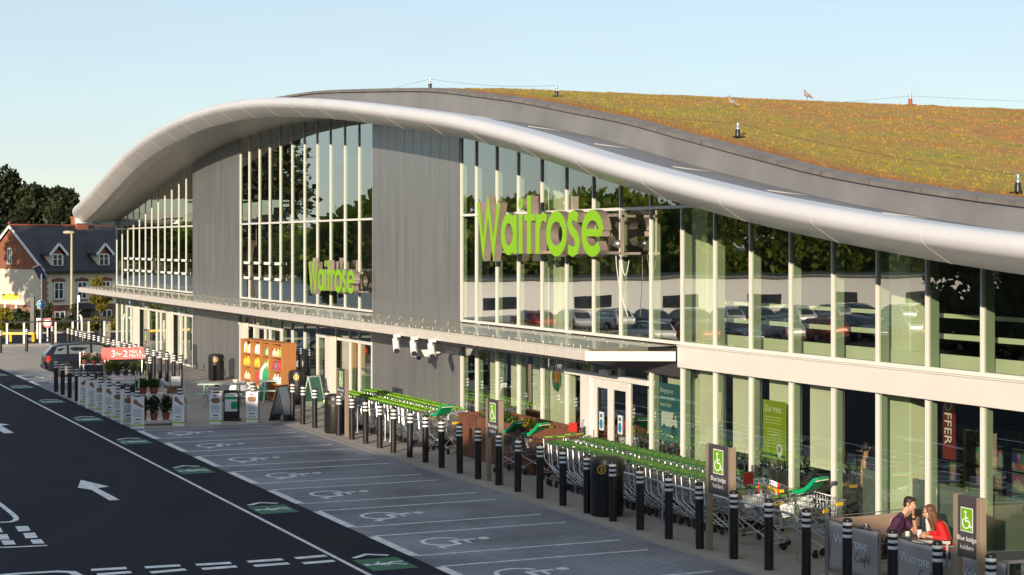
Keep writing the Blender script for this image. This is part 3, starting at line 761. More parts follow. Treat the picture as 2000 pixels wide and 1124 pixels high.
# canopy: sloping glass on brackets with a front gutter
CX, CZ0, CZ1 = 18.0, 3.12, 3.36
YC0, YC1 = 36.0, 99.8
b = SB()
b.box(CX, YC0, CZ0, CX + .14, YC1, CZ1); b.box(CX + .02, YC0 + .01, CZ1 + .001, CX + .10, YC1 - .01, CZ1 + .03)
b.build('canopy_gutter', M['galv'], shop, smooth=0, bevel=.015)
b = SB(); b.prism([(CX, YC0), (CX + .05, YC0 - .02), (FX - .15, 35.06), (FX - .15, 35.3)], (0, 0, CZ0), (1, 0, 0), (0, 1, 0), (0, 0, .22)); b.build('canopy_end', M['beam'], shop, smooth=0)
b = SB(); b.box(CX, YC1, CZ0 + .03, FX + 8, YC1 + .12, CZ1 + .02); b.build('canopy_end', M['galv'], shop, smooth=0)
b = SB(); b.add([(CX + .1, YC0 - .3, CZ1 + .05), (FX - .06, YR[9] + .1, SILL - .03), (FX - .06, YC1, SILL - .03), (CX + .1, YC1, CZ1 + .05)], [(0, 1, 2, 3)])
b.add([(FX, 99.25, SILL - .03), (FX + 8, 99.25, SILL - .03), (FX + 8, YC1, CZ1 + .06), (FX, YC1, CZ1 + .06)], [(0, 1, 2, 3)])
b.build('canopy_glass', M['canopy_glass'], shop, smooth=0)
for i, y in enumerate(np.arange(36.6, 99, 2.98)):
    b = SB(); b.add([(CX + .14, y - .03, CZ0 + .02), (FX - .04, y - .03, CZ0 - .08), (FX - .04, y - .03, SILL - .1), (CX + .14, y - .03, CZ1 - .01),
                     (CX + .14, y + .03, CZ0 + .02), (FX - .04, y + .03, CZ0 - .08), (FX - .04, y + .03, SILL - .1), (CX + .14, y + .03, CZ1 - .01)],
                    [(0, 1, 2, 3), (7, 6, 5, 4), (0, 4, 5, 1), (1, 5, 6, 2), (2, 6, 7, 3), (3, 7, 4, 0)])
    b.box(CX - .006, y - .02, CZ0 - .01, CX - .001, y + .02, CZ1 + .12)
    b.build('canopy_bracket', M['galv'], shop, smooth=0)
b = SB()
for y in np.arange(36.4, 99.5, 1.02):
    for dx in (.28, 1.3, 1.72):
        z = CZ1 + .05 + (SILL - .03 - CZ1 - .05) * (dx - .1) / 1.84
        b.lathe([(.016, 0), (.016, .012), (.006, .018)], (CX + dx, y, z), 6)
    b.lathe([(.012, 0), (.012, .08)], (CX + .13, y + .1, CZ1 + .01), 6)
st = b.build('canopy_bolt', M['white'], shop); st['kind'] = 'stuff'
b = SB(); b.tube([(CX + .16, YC0 + .2, CZ0 - .05), (CX + .16, YC1 - .2, CZ0 - .05)], .035, 8); b.build('canopy_rail', M['darkgrey'], shop)
# inside: floor, back wall, upper deck, columns, blinds
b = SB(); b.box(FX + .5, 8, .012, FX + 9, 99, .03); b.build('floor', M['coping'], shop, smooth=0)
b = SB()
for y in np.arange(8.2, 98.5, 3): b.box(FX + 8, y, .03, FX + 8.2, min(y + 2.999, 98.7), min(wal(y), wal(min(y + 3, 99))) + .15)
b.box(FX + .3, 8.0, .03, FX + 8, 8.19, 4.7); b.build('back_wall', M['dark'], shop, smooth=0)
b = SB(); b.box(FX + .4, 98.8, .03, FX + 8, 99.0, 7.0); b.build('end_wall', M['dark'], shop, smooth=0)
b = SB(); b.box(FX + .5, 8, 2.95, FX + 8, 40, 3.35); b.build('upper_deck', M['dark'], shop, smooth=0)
b = SB(); b.box(FX + .42, 8.4, 3.5, FX + .48, YR[9] - .1, 3.78); b.box(FX + .9, 8.4, 4.02, FX + .96, YR[9] - .1, 4.12); b.box(FX + .9, 8.4, 4.42, FX + .96, YR[9] - .1, 4.50)
b.build('inner_rail', M['inner'], shop, smooth=0)
for px, hw in ((913, .45), (1087, .42), (1368, .48), (1758, .45)):
    y = wall_at(px, 600, FX + .6)[0]; b = SB(); b.box(FX + .5, y - hw, .03, FX + .85, y + hw, wal(y) - .1); b.build('inner_column', M['inner'], shop, smooth=0, bevel=.02)
blind = [(i, 1.25) for i in (1, 2, 3, 4, 5, 7, 8, 9, 10, 11, 12)]
for i, zb in blind:
    y0, y1 = YR[i] - .16, YR[i + 1] + .16
    if i == 5: y1 = YR[5] - .75
    if i == 7: y0 = YR[7] - .7
    if i == 8: zb = 1.6
    b = SB(); b.box(FX + .36, y1, zb, FX + .372, y0, 2.9); b.box(FX + .35, y1, zb - .03, FX + .385, y0, zb)
    b.build('roller_blind', M['blind'], shop, smooth=0)
b = SB(); b.box(FX + .55, 9, .03, FX + .62, YR[13] - .2, 1.35); M['screen_grey'] = mat('grey_green_screen', (.14, .17, .155), .6, var=.06); b.build('low_screen', M['screen_grey'], shop, smooth=0)
# roller blind of the middle bay upstairs, dark store fittings seen through the glass
for y0, y1, z0, z1 in ((YM[3], YM[6], .05, 1.9), (YM[7] - 1, YM[10], .05, 1.8), (yl[4], yl[8], .05, 1.8)):
    b = SB(); b.box(FX + 2.2, y1, z0, FX + 2.8, y0, z1); b.build('inner_fitting', M['coping'], shop, smooth=0)
b = SB()
for x in (FX + 1.5, FX + 4, FX + 6.5):
    for y in np.arange(42, 98, 6.0): b.box(x, y, wal(y) - 1.3, x + .1, y + 4.5, wal(y) - 1.2)
b.build('ceiling_beam', M['darkgrey'], shop, smooth=0)
# goods on shelving inside
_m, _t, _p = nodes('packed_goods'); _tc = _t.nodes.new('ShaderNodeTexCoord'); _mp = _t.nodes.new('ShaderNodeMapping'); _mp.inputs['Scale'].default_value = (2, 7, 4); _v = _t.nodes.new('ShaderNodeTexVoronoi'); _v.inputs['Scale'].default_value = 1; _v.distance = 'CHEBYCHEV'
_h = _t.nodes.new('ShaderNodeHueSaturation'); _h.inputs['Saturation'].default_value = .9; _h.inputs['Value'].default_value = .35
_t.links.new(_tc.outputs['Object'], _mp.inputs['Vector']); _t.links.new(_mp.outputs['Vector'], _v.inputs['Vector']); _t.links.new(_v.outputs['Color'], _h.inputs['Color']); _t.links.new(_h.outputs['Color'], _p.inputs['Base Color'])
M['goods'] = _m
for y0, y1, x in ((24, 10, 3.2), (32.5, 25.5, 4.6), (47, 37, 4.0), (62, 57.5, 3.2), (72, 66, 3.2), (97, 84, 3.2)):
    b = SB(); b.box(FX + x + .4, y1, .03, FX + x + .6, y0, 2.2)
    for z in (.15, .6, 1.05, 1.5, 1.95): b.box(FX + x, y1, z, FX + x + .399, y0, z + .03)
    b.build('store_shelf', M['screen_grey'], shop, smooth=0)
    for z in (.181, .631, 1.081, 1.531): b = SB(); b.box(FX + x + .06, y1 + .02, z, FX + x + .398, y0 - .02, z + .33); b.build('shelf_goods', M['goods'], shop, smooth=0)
# far side of the building
b = SB(); b.box(FX + 8.2, 8, .0, FX + 50, 98.6, 4.6); b.build('rear_block', M['clad'], shop, smooth=0)
# ------------------------------------------------------------------ shop signs
def letters(group_loc, wd, h, depth, thing_label, rail):
    """raised letters spelling the shop's name; front plane X, reading towards -Y; h = height of the W"""
    X, y0, z0 = group_loc
    root = thing('shop_sign', thing_label, 'sign', (X, y0, z0))
    sx = wd / 6.05; S = h / 1.0                # glyph units: W cap height 1.0, x height .72
    u, v = Vector((0, -1, 0)) * sx, Vector((0, 0, 1)) * S
    def arc(cx, cy, rx, ry, a0, a1, n=22): return [(cx + rx * math.cos(R(a0 + (a1 - a0) * i / n)), cy + ry * math.sin(R(a0 + (a1 - a0) * i / n))) for i in range(n + 1)]
    G = []
    G.append(('W', [([(.06, .98), (.33, .06), (.60, .92), (.88, .06), (1.17, .98)], .15, False)]))
    G.append(('a', [(arc(1.68, .36, .30, .30, 0, 345), .185, True), ([(1.99, .72), (1.99, .0)], .18, False)]))
    G.append(('i', [([(2.28, .72), (2.28, .0)], .185, False), (arc(2.28, .93, .06, .055, 0, 330, 11), .118, True)]))
    G.append(('t', [([(2.69, 1.06), (2.69, .0)], .185, False), ([(2.47, .66), (2.97, .66)], .12, False)]))
    G.append(('r', [([(3.10, .72), (3.10, .0)], .185, False), ([(3.12, .44), (3.22, .62), (3.36, .68), (3.52, .63)], .15, False)]))
    G.append(('o', [(arc(3.98, .36, .37, .31, 0, 345), .19, True)]))
    G.append(('s', [([(4.92, .63), (4.76, .68), (4.60, .64), (4.56, .53), (4.66, .42), (4.84, .33), (4.93, .22), (4.86, .08), (4.70, .04), (4.51, .09)], .175, False)]))
    G.append(('e', [(arc(5.55, .36, .37, .31, 5, 318) , .185, False), ([(5.20, .37), (5.93, .37)], .13, False)]))
    for name, strokes in G:
        b = MB(); f = MB()
        for i, (pts, w, cl) in enumerate(strokes):
            b.stroke(pts, w, (i * .003, 0, 0), u, v, (depth, 0, 0), cl)
            f.stroke(pts, w * .98, (i * .003 - .006, 0, 0), u, v, (.005, 0, 0), cl)
        o = b.build('letter', M['brown_metal'], root, smooth=30); f.build('letter_face', M['lime'], o, smooth=0)
    b = MB(); e = 20.0 - .1 - X
    for z in (.03 * S, .66 * S): b.box(depth + .004, -6.2 * sx, z - .035, depth + .06, 0.0 - .4 * sx, z + .035)
    if rail:
        b.box(depth + .004, -6.42 * sx, -.02, depth + .06, -6.34 * sx, .74 * S); b.box(depth + .061, -6.6 * sx, .0, e, -6.5 * sx, .06)
        b.box(depth + .002, -6.42 * sx, .62 * S, e - .01, -6.34 * sx, .66 * S)
    for k in range(1, 7): b.box(depth + .062, -k * sx - .03, .0, e, -k * sx + .03, .05)
    b.build('sign_frame', M['brown_metal'], root, smooth=0)
    if rail:
        b = MB(); b.ball((depth + .15, -6.05 * sx, .18 * S), .10, 14, 10); b.build('floodlight', M['steel'], root)
        b = MB(); b.tube([(depth + .12 + .2 * (k / 9) ** 2, -6.0 * sx - .25 * (k / 9) ** 1.5, -1.5 * k / 9) for k in range(10)], .010, 5); b.build('sign_cable', M['white'], root)
        b = MB(); b.tube([(depth + .12, -(6.18 + .34 * k / 10) * sx, -.5 * math.sin(PI * k / 11)) for k in range(11)], .010, 5); b.build('sign_cable', M['white'], root)
    return root
SX = 19.3
yW, zW = wall_at(932, 395, SX); yb_, zb_ = wall_at(944, 495, SX); ye_, ze_ = wall_at(1181, 497, SX)
letters((SX, yW, zb_), yW - ye_, zW - zb_, .22, 'big lime green lettering with deep brown sides across the right hand windows', True)
yW, zW = wall_at(603, 511, SX + .1); yb_, zb_ = wall_at(612, 566, SX + .1); ye_, ze_ = wall_at(693, 566, SX + .1)
letters((SX + .1, yW, zb_), yW - ye_, zW - zb_, .2, 'smaller lime green lettering low on the middle block of tall windows', False)
# ------------------------------------------------------------------ roof safety posts, cables, birds
post_px = [(840, 168, 'dark roof anchor post standing alone on the skyline near the crest of the edge', 9.5), (1087, 190, 'black roof anchor post at the top of the slope right of the crest', 8.0),
           (1441, 270, 'black and silver anchor post standing in the middle of the planted roof', 5), (1988, 378, 'large black and silver anchor post at the right end of the planted roof', 3)]
tops = []
def roof_hit(px, py, far=False):
    a, b = (px - 1000) / F_PX, (YH - py) / F_PX; best = None
    for t in np.arange(20, 90, .1):
        x, y, z = t * (a * CT + ST), t * (CT - a * ST), EYE + t * b
        if x > UP_X + .3 and z < roof_z(x, y): return (float(x), float(y), float(roof_z(x, y)))
        if x > UP_X + .3:
            d = z - roof_z(x, y)
            if best is None or d < best[0]: best = (d, (float(x), float(y), float(roof_z(x, y))))
    return best[1]
def anchor():
    b = MB(); b.box(-.16, -.16, 0, .16, .16, .03); b.lathe([(.075, .03), (.07, .20), (.055, .24)], n=12); o1 = b
    c = MB(); c.lathe([(.045, .241), (.045, .31), (.028, .33), (.028, .36), (.05, .37), (.05, .41), (.02, .43)], n=10)
    return o1, c
post_locs = []
for px, py, lab, _ in post_px:
    loc = roof_hit(px, py)
    r = thing('roof_anchor_post', lab, 'anchor post', loc, group='anchor posts on the planted roof')
    r.scale = (.78, .78, .78); a_, c_ = anchor(); a_.build('post_base', M['black'], r); c_.build('post_head', M['chrome'], r)
    post_locs.append(loc)
loc = roof_hit(1778, 197)
r = thing('roof_anchor_post', 'small reddish anchor post on the skyline far right of the planted roof', 'anchor post', loc, group='anchor posts on the planted roof')
a_, c_ = anchor(); a_.build('post_base', M['terracotta'], r); c_.build('post_head', M['steel'], r); far_loc = loc
def cable(name, pts, lab):
    b = MB(); P_ = []
    for i in range(len(pts) - 1):
        p, q = Vector(pts[i]), Vector(pts[i + 1])
        for k in range(7):
            s = k / 6; P_.append(p.lerp(q, s) + Vector((0, 0, .32 - .10 * 4 * s * (1 - s))))
    b.tube(P_, .004, 4); o = b.build(name, M['darkgrey']); return tag(o, lab, 'cable')
p0 = post_locs[0]
cable('safety_cable', [(UP_X + 1.2, 78, float(roof_z(UP_X + 1, 78))), p0, post_locs[1]], 'thin safety cable strung between the two posts on the roof crest')
cable('safety_cable', [(post_locs[2][0], 46, float(roof_z(post_locs[2][0], 46)) - .4), post_locs[2], post_locs[3], (post_locs[3][0] - .3, 15, 5.6)], 'thin safety cable running down the planted slope to the right hand post')
cable('safety_cable', [(36, 60, float(roof_z(36, 60)) - .45), far_loc, (far_loc[0] + 14, far_loc[1] - 3, far_loc[2] - .1)], 'thin safety cable along the skyline beside the reddish post')
def bird(px, py, lab, rz, stand):
    loc = roof_hit(px, py); r = thing('pigeon', lab, 'bird', loc, rz, 'pigeons on the planted roof'); s = .62
    M.setdefault('bird', mat('bird_feathers', (.26, .19, .16), .8, scale=20, col2=(.38, .30, .26)))
    b = MB(); up = .10 if stand else .03
    for k in range(1): b.tube([(-.20 * s, 0, up + .03), (-.12 * s, 0, up + .08), (0, 0, up + .10), (.08 * s, 0, up + .13), (.12 * s, 0, up + .21), (.15 * s, 0, up + .26), (.19 * s, 0, up + .25)], [.012, .05, .075, .065, .038, .038, .012], 9)
    b.tube([(-.30 * s, 0, up + .0), (-.14 * s, 0, up + .07)], [.03, .035], 6)
    for sy in (-1, 1): b.tube([(.0, sy * .03, up + .05), (.01, sy * .035, 0)], .008, 4)
    b.build('body', M['bird'], r)
    b = MB(); b.tube([(.18 * s, 0, up + .25), (.215 * s, 0, up + .238)], [.01, .003], 5); b.build('beak', M['darkgrey'], r)
bird(1430, 209, 'grey brown pigeon crouched in the planting below the skyline', R(150), False)
bird(1577, 196, 'pale pigeon standing upright on the planted roof skyline', R(165), True)
# ------------------------------------------------------------------ spotlights and camera under the canopy
for i, (px, py) in enumerate([(774, 662), (808, 668), (843, 674)]):
    y, z = wall_at(px, py, CX - .12)
    r = thing('spotlight', ['white spotlight hung under the canopy edge, left of the three', 'white spotlight hung under the canopy edge, middle of the three', 'white spotlight hung under the canopy edge, right of the three'][i], 'spotlight', (CX - .12, y, 3.12), group='spotlights along the canopy')
    b = MB(); b.box(-.06, -.1, -.04, .1, .1, .05); b.tube([(0, 0, -.04), (0, 0, -.2)], .025, 8); b.tube([(0, -.09, -.2), (0, .09, -.2)], .03, 8); b.build('bracket', M['white'], r)
    b = MB(); b.tube([(.05, .17, -.12), (.0, -.0, -.26), (-.06, -.2, -.42)], .105, 14); b.build('lamp_housing', M['white'], r)
    b = MB(); b.tube([(-.061, -.203, -.4225), (-.067, -.223, -.438)], .085, 14); b.build('lens', M['darkgrey'], r)
y, z = wall_at(820, 690, 19.2)
r = thing('security_camera', 'small white camera box on the grey panel beneath the spotlights', 'camera', (19.2, y, z))
b = MB(); b.box(-.2, -.22, -.11, .2, .22, .11); b.box(.2, -.05, -.03, .66, .05, .03); b.build('housing', M['white'], r, smooth=0, bevel=.02)
b = MB(); b.lathe([(.03, -.2), (.07, -.17), (.09, -.112)], (-.08, -.1, 0), 12); b.build('lens', M['darkgrey'], r)
# ------------------------------------------------------------------ bollards
def make_bollard(label, loc):
    r = thing('bollard', label, 'bollard', loc, group='black bollards with white bands')
    b = MB(); prof = [(.082, 0), (.082, .92)]
    for z in (.94, 1.04, 1.14): prof += [(.082, z), (.076, z + .004), (.076, z + .056), (.082, z + .06)]
    prof += [(.082, 1.22), (.074, 1.245), (.05, 1.26), (.0, 1.265)]
    b.lathe(prof, n=16); b.build('post', M['black'], r, smooth=35)
    for z in (.945, 1.045, 1.145):
        b = MB(); b.lathe([(.078, z), (.0785, z + .002), (.0785, z + .048), (.078, z + .05)], n=16); b.build('band', M['band'], r)
    return r
bol = make_bollard('black bollard with white bands at the near right, outermost beside the café', (16.9, 20.5, .008))
GRP = 'black bollards with white bands'
for k in range(1, 30):
    y = 20.5 + 1.2 * k
    bo = dup(bol, (16.9 + random.Random(k).uniform(-.02, .02), y, .008), random.Random(k).uniform(0, 6), label=f'black banded bollard on the shop kerb, {nth(k)} from the near café end', group=GRP); bo.rotation_euler = (random.Random(k + 50).uniform(-.012, .012), random.Random(k + 90).uniform(-.012, .012), 0)
for k in range(22):
    dup(bol, (16.9, 70.8 + 1.24 * k, .008), label=f'black banded bollard before the far entrance, {nth(k)} from the planting racks', group=GRP)
SL = [(11.75, 55.0 + 1.5 * k) for k in range(7)]
for k in range(4): dup(bol, (11.75, 65.5 + 1.5 * k, .008), label=['bare black bollard beside the last advert sleeve by the road', 'bare black bollard by the road, second beyond the advert sleeves', 'bare black bollard by the road before the car rear door', 'bare black bollard by the road, nearest the car rear wheel'][k], group=GRP)
for k, (x, y) in enumerate(SL): dup(bol, (x, y, .008), label=f'black bollard wrapped in a white advert sleeve by the road, {nth(k)} from the corner', group=GRP)
SR = [(13.17, 55.3), (14.37, 55.35), (15.6, 55.4)]
for k, (x, y) in enumerate(SR): dup(bol, (x, y, .008), label=['black bollard inside the advert sleeve right of the potted plant rack', 'black bollard inside the advert sleeve left of the black stand', 'black bollard inside the advert sleeve right of the black stand'][k], group=GRP)
for k, (px, py) in enumerate([(1, 690), (52, 687), (102, 680)]):
    x, y = ground_at(px, py); dup(bol, (x, y, 0), label=['black bollard standing alone at the far left edge of the yard', 'black bollard standing alone before the yellow barrier', 'black bollard standing alone just behind the dark car roof'][k], group=GRP)
dup(bol, (15.7, 71.1, .008), label='black bollard standing out of line behind the right end of the red banner', group=GRP)
# advert sleeves
def sleeve(x, y, rz, kindn, label):
    r = thing('advert_sleeve', label, 'advert sleeve', (x, y, .009), rz, 'white advert sleeves round bollards'); w, h, d = .40, 1.0, .26
    b = MB(); b.ring([(-w / 2, -d / 2), (w / 2, -d / 2), (w / 2, d / 2), (-w / 2, d / 2)], [(-w / 2 + .012, -d / 2 + .012), (w / 2 - .012, -d / 2 + .012), (w / 2 - .012, d / 2 - .012), (-w / 2 + .012, d / 2 - .012)],
                     (0, 0, 0), (1, 0, 0), (0, 1, 0), (0, 0, h))
    b.build('board', M['paper'], r, smooth=0)
    for face in range(2):
        if face == 0: o, u, n = Vector((0, -d / 2 - .0015, 0)), Vector((1, 0, 0)), Vector((0, -.002, 0)); ww = w
        else: o, u, n = Vector((w / 2 + .0015, 0, 0)), Vector((0, 1, 0)), Vector((.002, 0, 0)); ww = d
        v = Vector((0, 0, 1)); q = lambda x0, z0, x1, z1: [(x0, z0), (x1, z0), (x1, z1), (x0, z1)]
        b = MB(); b.prism(q(-ww * .5, .085, ww * .5, .13), o, u, v, n); b.build('lime_strip', M['bandgreen'], r, smooth=0)
        b = MB(); rnd = random.Random(kindn * 7 + face)
        for i in range(7): b.prism(q(-ww * .36, .60 - i * .035, ww * (.36 - .12 * rnd.random()), .612 - i * .035), o, u, v, n)
        b.prism(q(-ww * .3, .19, ww * .32, .205), o, u, v, n); b.prism(q(-ww * .3, .165, ww * .2, .18), o, u, v, n)
        b.build('small_print', M['print'], r, smooth=0)
        b = MB(); b.prism(q(-ww * .2, .27, ww * .02, .305), o, u, v, n); b.prism(q(ww * .05, .27, ww * .22, .305), o, u, v, n); b.build('price', M['printdark'], r, smooth=0)
        b = MB(); k = kindn % 3
        if k == 0: pl = [(-.10, .80), (-.02, .76), (.07, .70), (.13, .69), (.12, .74), (.03, .80), (-.0, .86), (-.05, .90), (-.10, .88)]
        elif k == 1: pl = [(-.11, .80), (-.10, .73), (-.04, .70), (.06, .70), (.11, .74), (.11, .81), (.05, .84), (-.05, .84)]
        else: pl = [(-.12, .78), (-.06, .72), (.08, .82), (.12, .88), (.07, .90), (-.03, .86)]
        s = ww / w * 1.35; b.prism([(px * s, .79 + (pz - .79) * 1.3) for px, pz in pl], o, u, v, n); b.build('food_picture', M['fur'], r, smooth=0)
        if k == 1: b = MB(); b.prism(q(-.05 * s, .89, .03 * s, .935), o, u, v, n); b.build('red_logo', M['purple'], r, smooth=0)
M['purple'] = mat('maroon_print', (.25, .03, .09), .5)
for k, (x, y) in enumerate(SL):
    sleeve(x, y, R([-8, 6, -5, 4, -6, 8, 3][k]), [0, 1, 1, 0, 1, 0, 2][k], f'white advert sleeve with a food picture beside the road, {nth(k)} from the corner')
for k, (x, y) in enumerate(SR):
    sleeve(x, y, R([-38, -28, -32][k]), [0, 1, 1][k], ['white advert sleeve with a food picture right of the potted plant rack', 'white advert sleeve with a food picture touching the black stand', 'white advert sleeve with a food picture left of the dark chalkboard'][k])
# ------------------------------------------------------------------ parking signs
def parking_sign(y0, y1, label, words=('Blue badge', 'holders'), x=16.98, zt=2.02, zb=1.1):
    yc = (y0 + y1) / 2; W = abs(y1 - y0); r = thing('parking_sign', label, 'sign', (x, yc, .008), group='parking signs on two posts')
    b = MB(); b.box(-.05, -W / 2 + .101, zb, .05, W / 2 - .101, zt - .004); b.build('panel', M['sign_grey'], r, smooth=0)
    for s in (-1, 1):
        b = MB(); b.box(-.055, s * (W / 2) - s * .1, 0, .055, s * W / 2, zt); b.build('post', M['sign_side'], r, smooth=0, bevel=.006)
    o, u, v = Vector((-.0515, 0, zb)), Vector((0, -1, 0)), Vector((0, 0, 1)); H = zt - zb
    s = min(W * .44, .36)
    b = MB(); b.prism([(-s / 2, .42 * H), (s / 2, .42 * H), (s / 2, .42 * H + s * 1.28), (-s / 2, .42 * H + s * 1.28)], o, u, v, (-.002, 0, 0)); b.build('emblem_border', M['text_white'], r, smooth=0)
    b = MB(); k = .92; b.prism([(-s / 2 * k, .42 * H + s * .04), (s / 2 * k, .42 * H + s * .04), (s / 2 * k, .42 * H + s * 1.24), (-s / 2 * k, .42 * H + s * 1.24)], o + Vector((-.003, 0, 0)), u, v, (-.002, 0, 0)); b.build('emblem_panel', M['sign_green'], r, smooth=0)
    b = MB(); wheelchair(b, o + Vector((-.006, s * .42, .42 * H + s * .16)), u, v, (-.002, 0, 0), s * .94); b.build('wheelchair_emblem', M['text_white'], r, smooth=0)
    b = MB(); ts = .125 * min(1, W / .78); b.text(words[0], ts, o + v * (.27 * H), u, v, (-.003, 0, 0), 'CENTER'); b.text(words[1], ts, o + v * (.13 * H), u, v, (-.003, 0, 0), 'CENTER'); b.build('lettering', M['text_white'], r, smooth=0)
parking_sign(21.40, 20.76, 'dark grey blue badge sign on two posts beside the café screens')
parking_sign(28.75, 27.82, 'grey blue badge sign on two posts before the near trolley rows')
parking_sign(39.3, 38.45, 'grey blue badge sign on two posts before the rusty planter')
parking_sign(50.85, 49.95, 'grey blue badge sign on two posts at the far end of the trolleys')
parking_sign(78.0, 77.2, 'small grey parking sign with green emblem before the far entrance columns')
parking_sign(86.6, 85.9, 'farthest grey parking sign, beside the left corner of the glass front')
# ------------------------------------------------------------------ litter bins
def litter_bin(loc, label, h=1.15, rad=.30, face=200):
    r = thing('litter_bin', label, 'litter bin', loc, group='black round litter bins')
    b = MB(); b.lathe([(rad * .93, 0), (rad * .95, .02), (rad, .06), (rad, h * .66)], n=28); b.build('body', M['black'], r)
    b = MB(); b.lathe([(rad * 1.02, h * .665), (rad * 1.02, h * .90), (rad * .93, h * .965), (rad * .6, h * .995), (0, h)], n=28); b.build('hood', M['black'], r)
    for d in (face, face + 90):
        a = R(d); o = Vector((math.cos(a) * rad * 1.02, math.sin(a) * rad * 1.02, h * .80)); n = Vector((math.cos(a), math.sin(a), 0)); u = Vector((-math.sin(a), math.cos(a), 0))
        b = MB()
        if d == face: b.stroke([(.085 * math.cos(2 * PI * i / 18), .085 * math.sin(2 * PI * i / 18)) for i in range(18)], .03, o - n * .02, u, (0, 0, 1), n * .026, True); b.prism([(-.02, -.05), (.03, -.05), (.03, .03), (-.02, .05)], o - n * .02, u, (0, 0, 1), n * .025); b.build('gold_emblem', M['gold'], r, smooth=0)
        else: b.prism([(-.15, -.06), (.15, -.06), (.15, .06), (-.15, .06)], o - n * .05, u, (0, 0, 1), n * .052); b.build('opening', M['dark'], r, smooth=0)
    return r
x, y = ground_at(1185, 1007); litter_bin((x, y, .008), 'big black litter bin with gold emblem between bollards near the trolleys', 1.27, .36, 225)
x, y = ground_at(655, 846); litter_bin((x, y, .008), 'black litter bin between bollards left of the far trolleys', 1.2, .33, 150)
litter_bin((19.0, 73.2, .008), 'glossy black litter bin casting a shadow on the grey wall', 1.12, .33, 250)
x, y = ground_at(583, 790); litter_bin((x, y, .008), 'black litter bin with gold emblem behind the right picnic bench', 1.25, .36, 240)
# green rounded recycling bin behind it
x, y = ground_at(552, 786)
r = thing('recycling_bin', 'round topped green recycling bin between shelf and black bin', 'bin', (x, y + 1.2, .008), R(-20))
pr = [(-.5, 0), (.5, 0), (.5, .95)] + [(.5 * math.cos(R(a)), .95 + .5 * math.sin(R(a))) for a in range(10, 180, 10)] + [(-.5, .95)]
b = MB(); b.prism(pr, (0, -.25, 0), (1, 0, 0), (0, 0, 1), (0, .5, 0)); b.build('body', M['seat_green'], r, smooth=30, bevel=.02)
b = MB(); b.stroke([(.44 * math.cos(R(a)), .95 + .44 * math.sin(R(a))) for a in range(60, 181, 10)] + [(-.44, .5)], .1, (0, -.252, 0), (1, 0, 0), (0, 0, 1), (0, -.012, 0)); b.build('white_trim', M['white'], r, smooth=0)
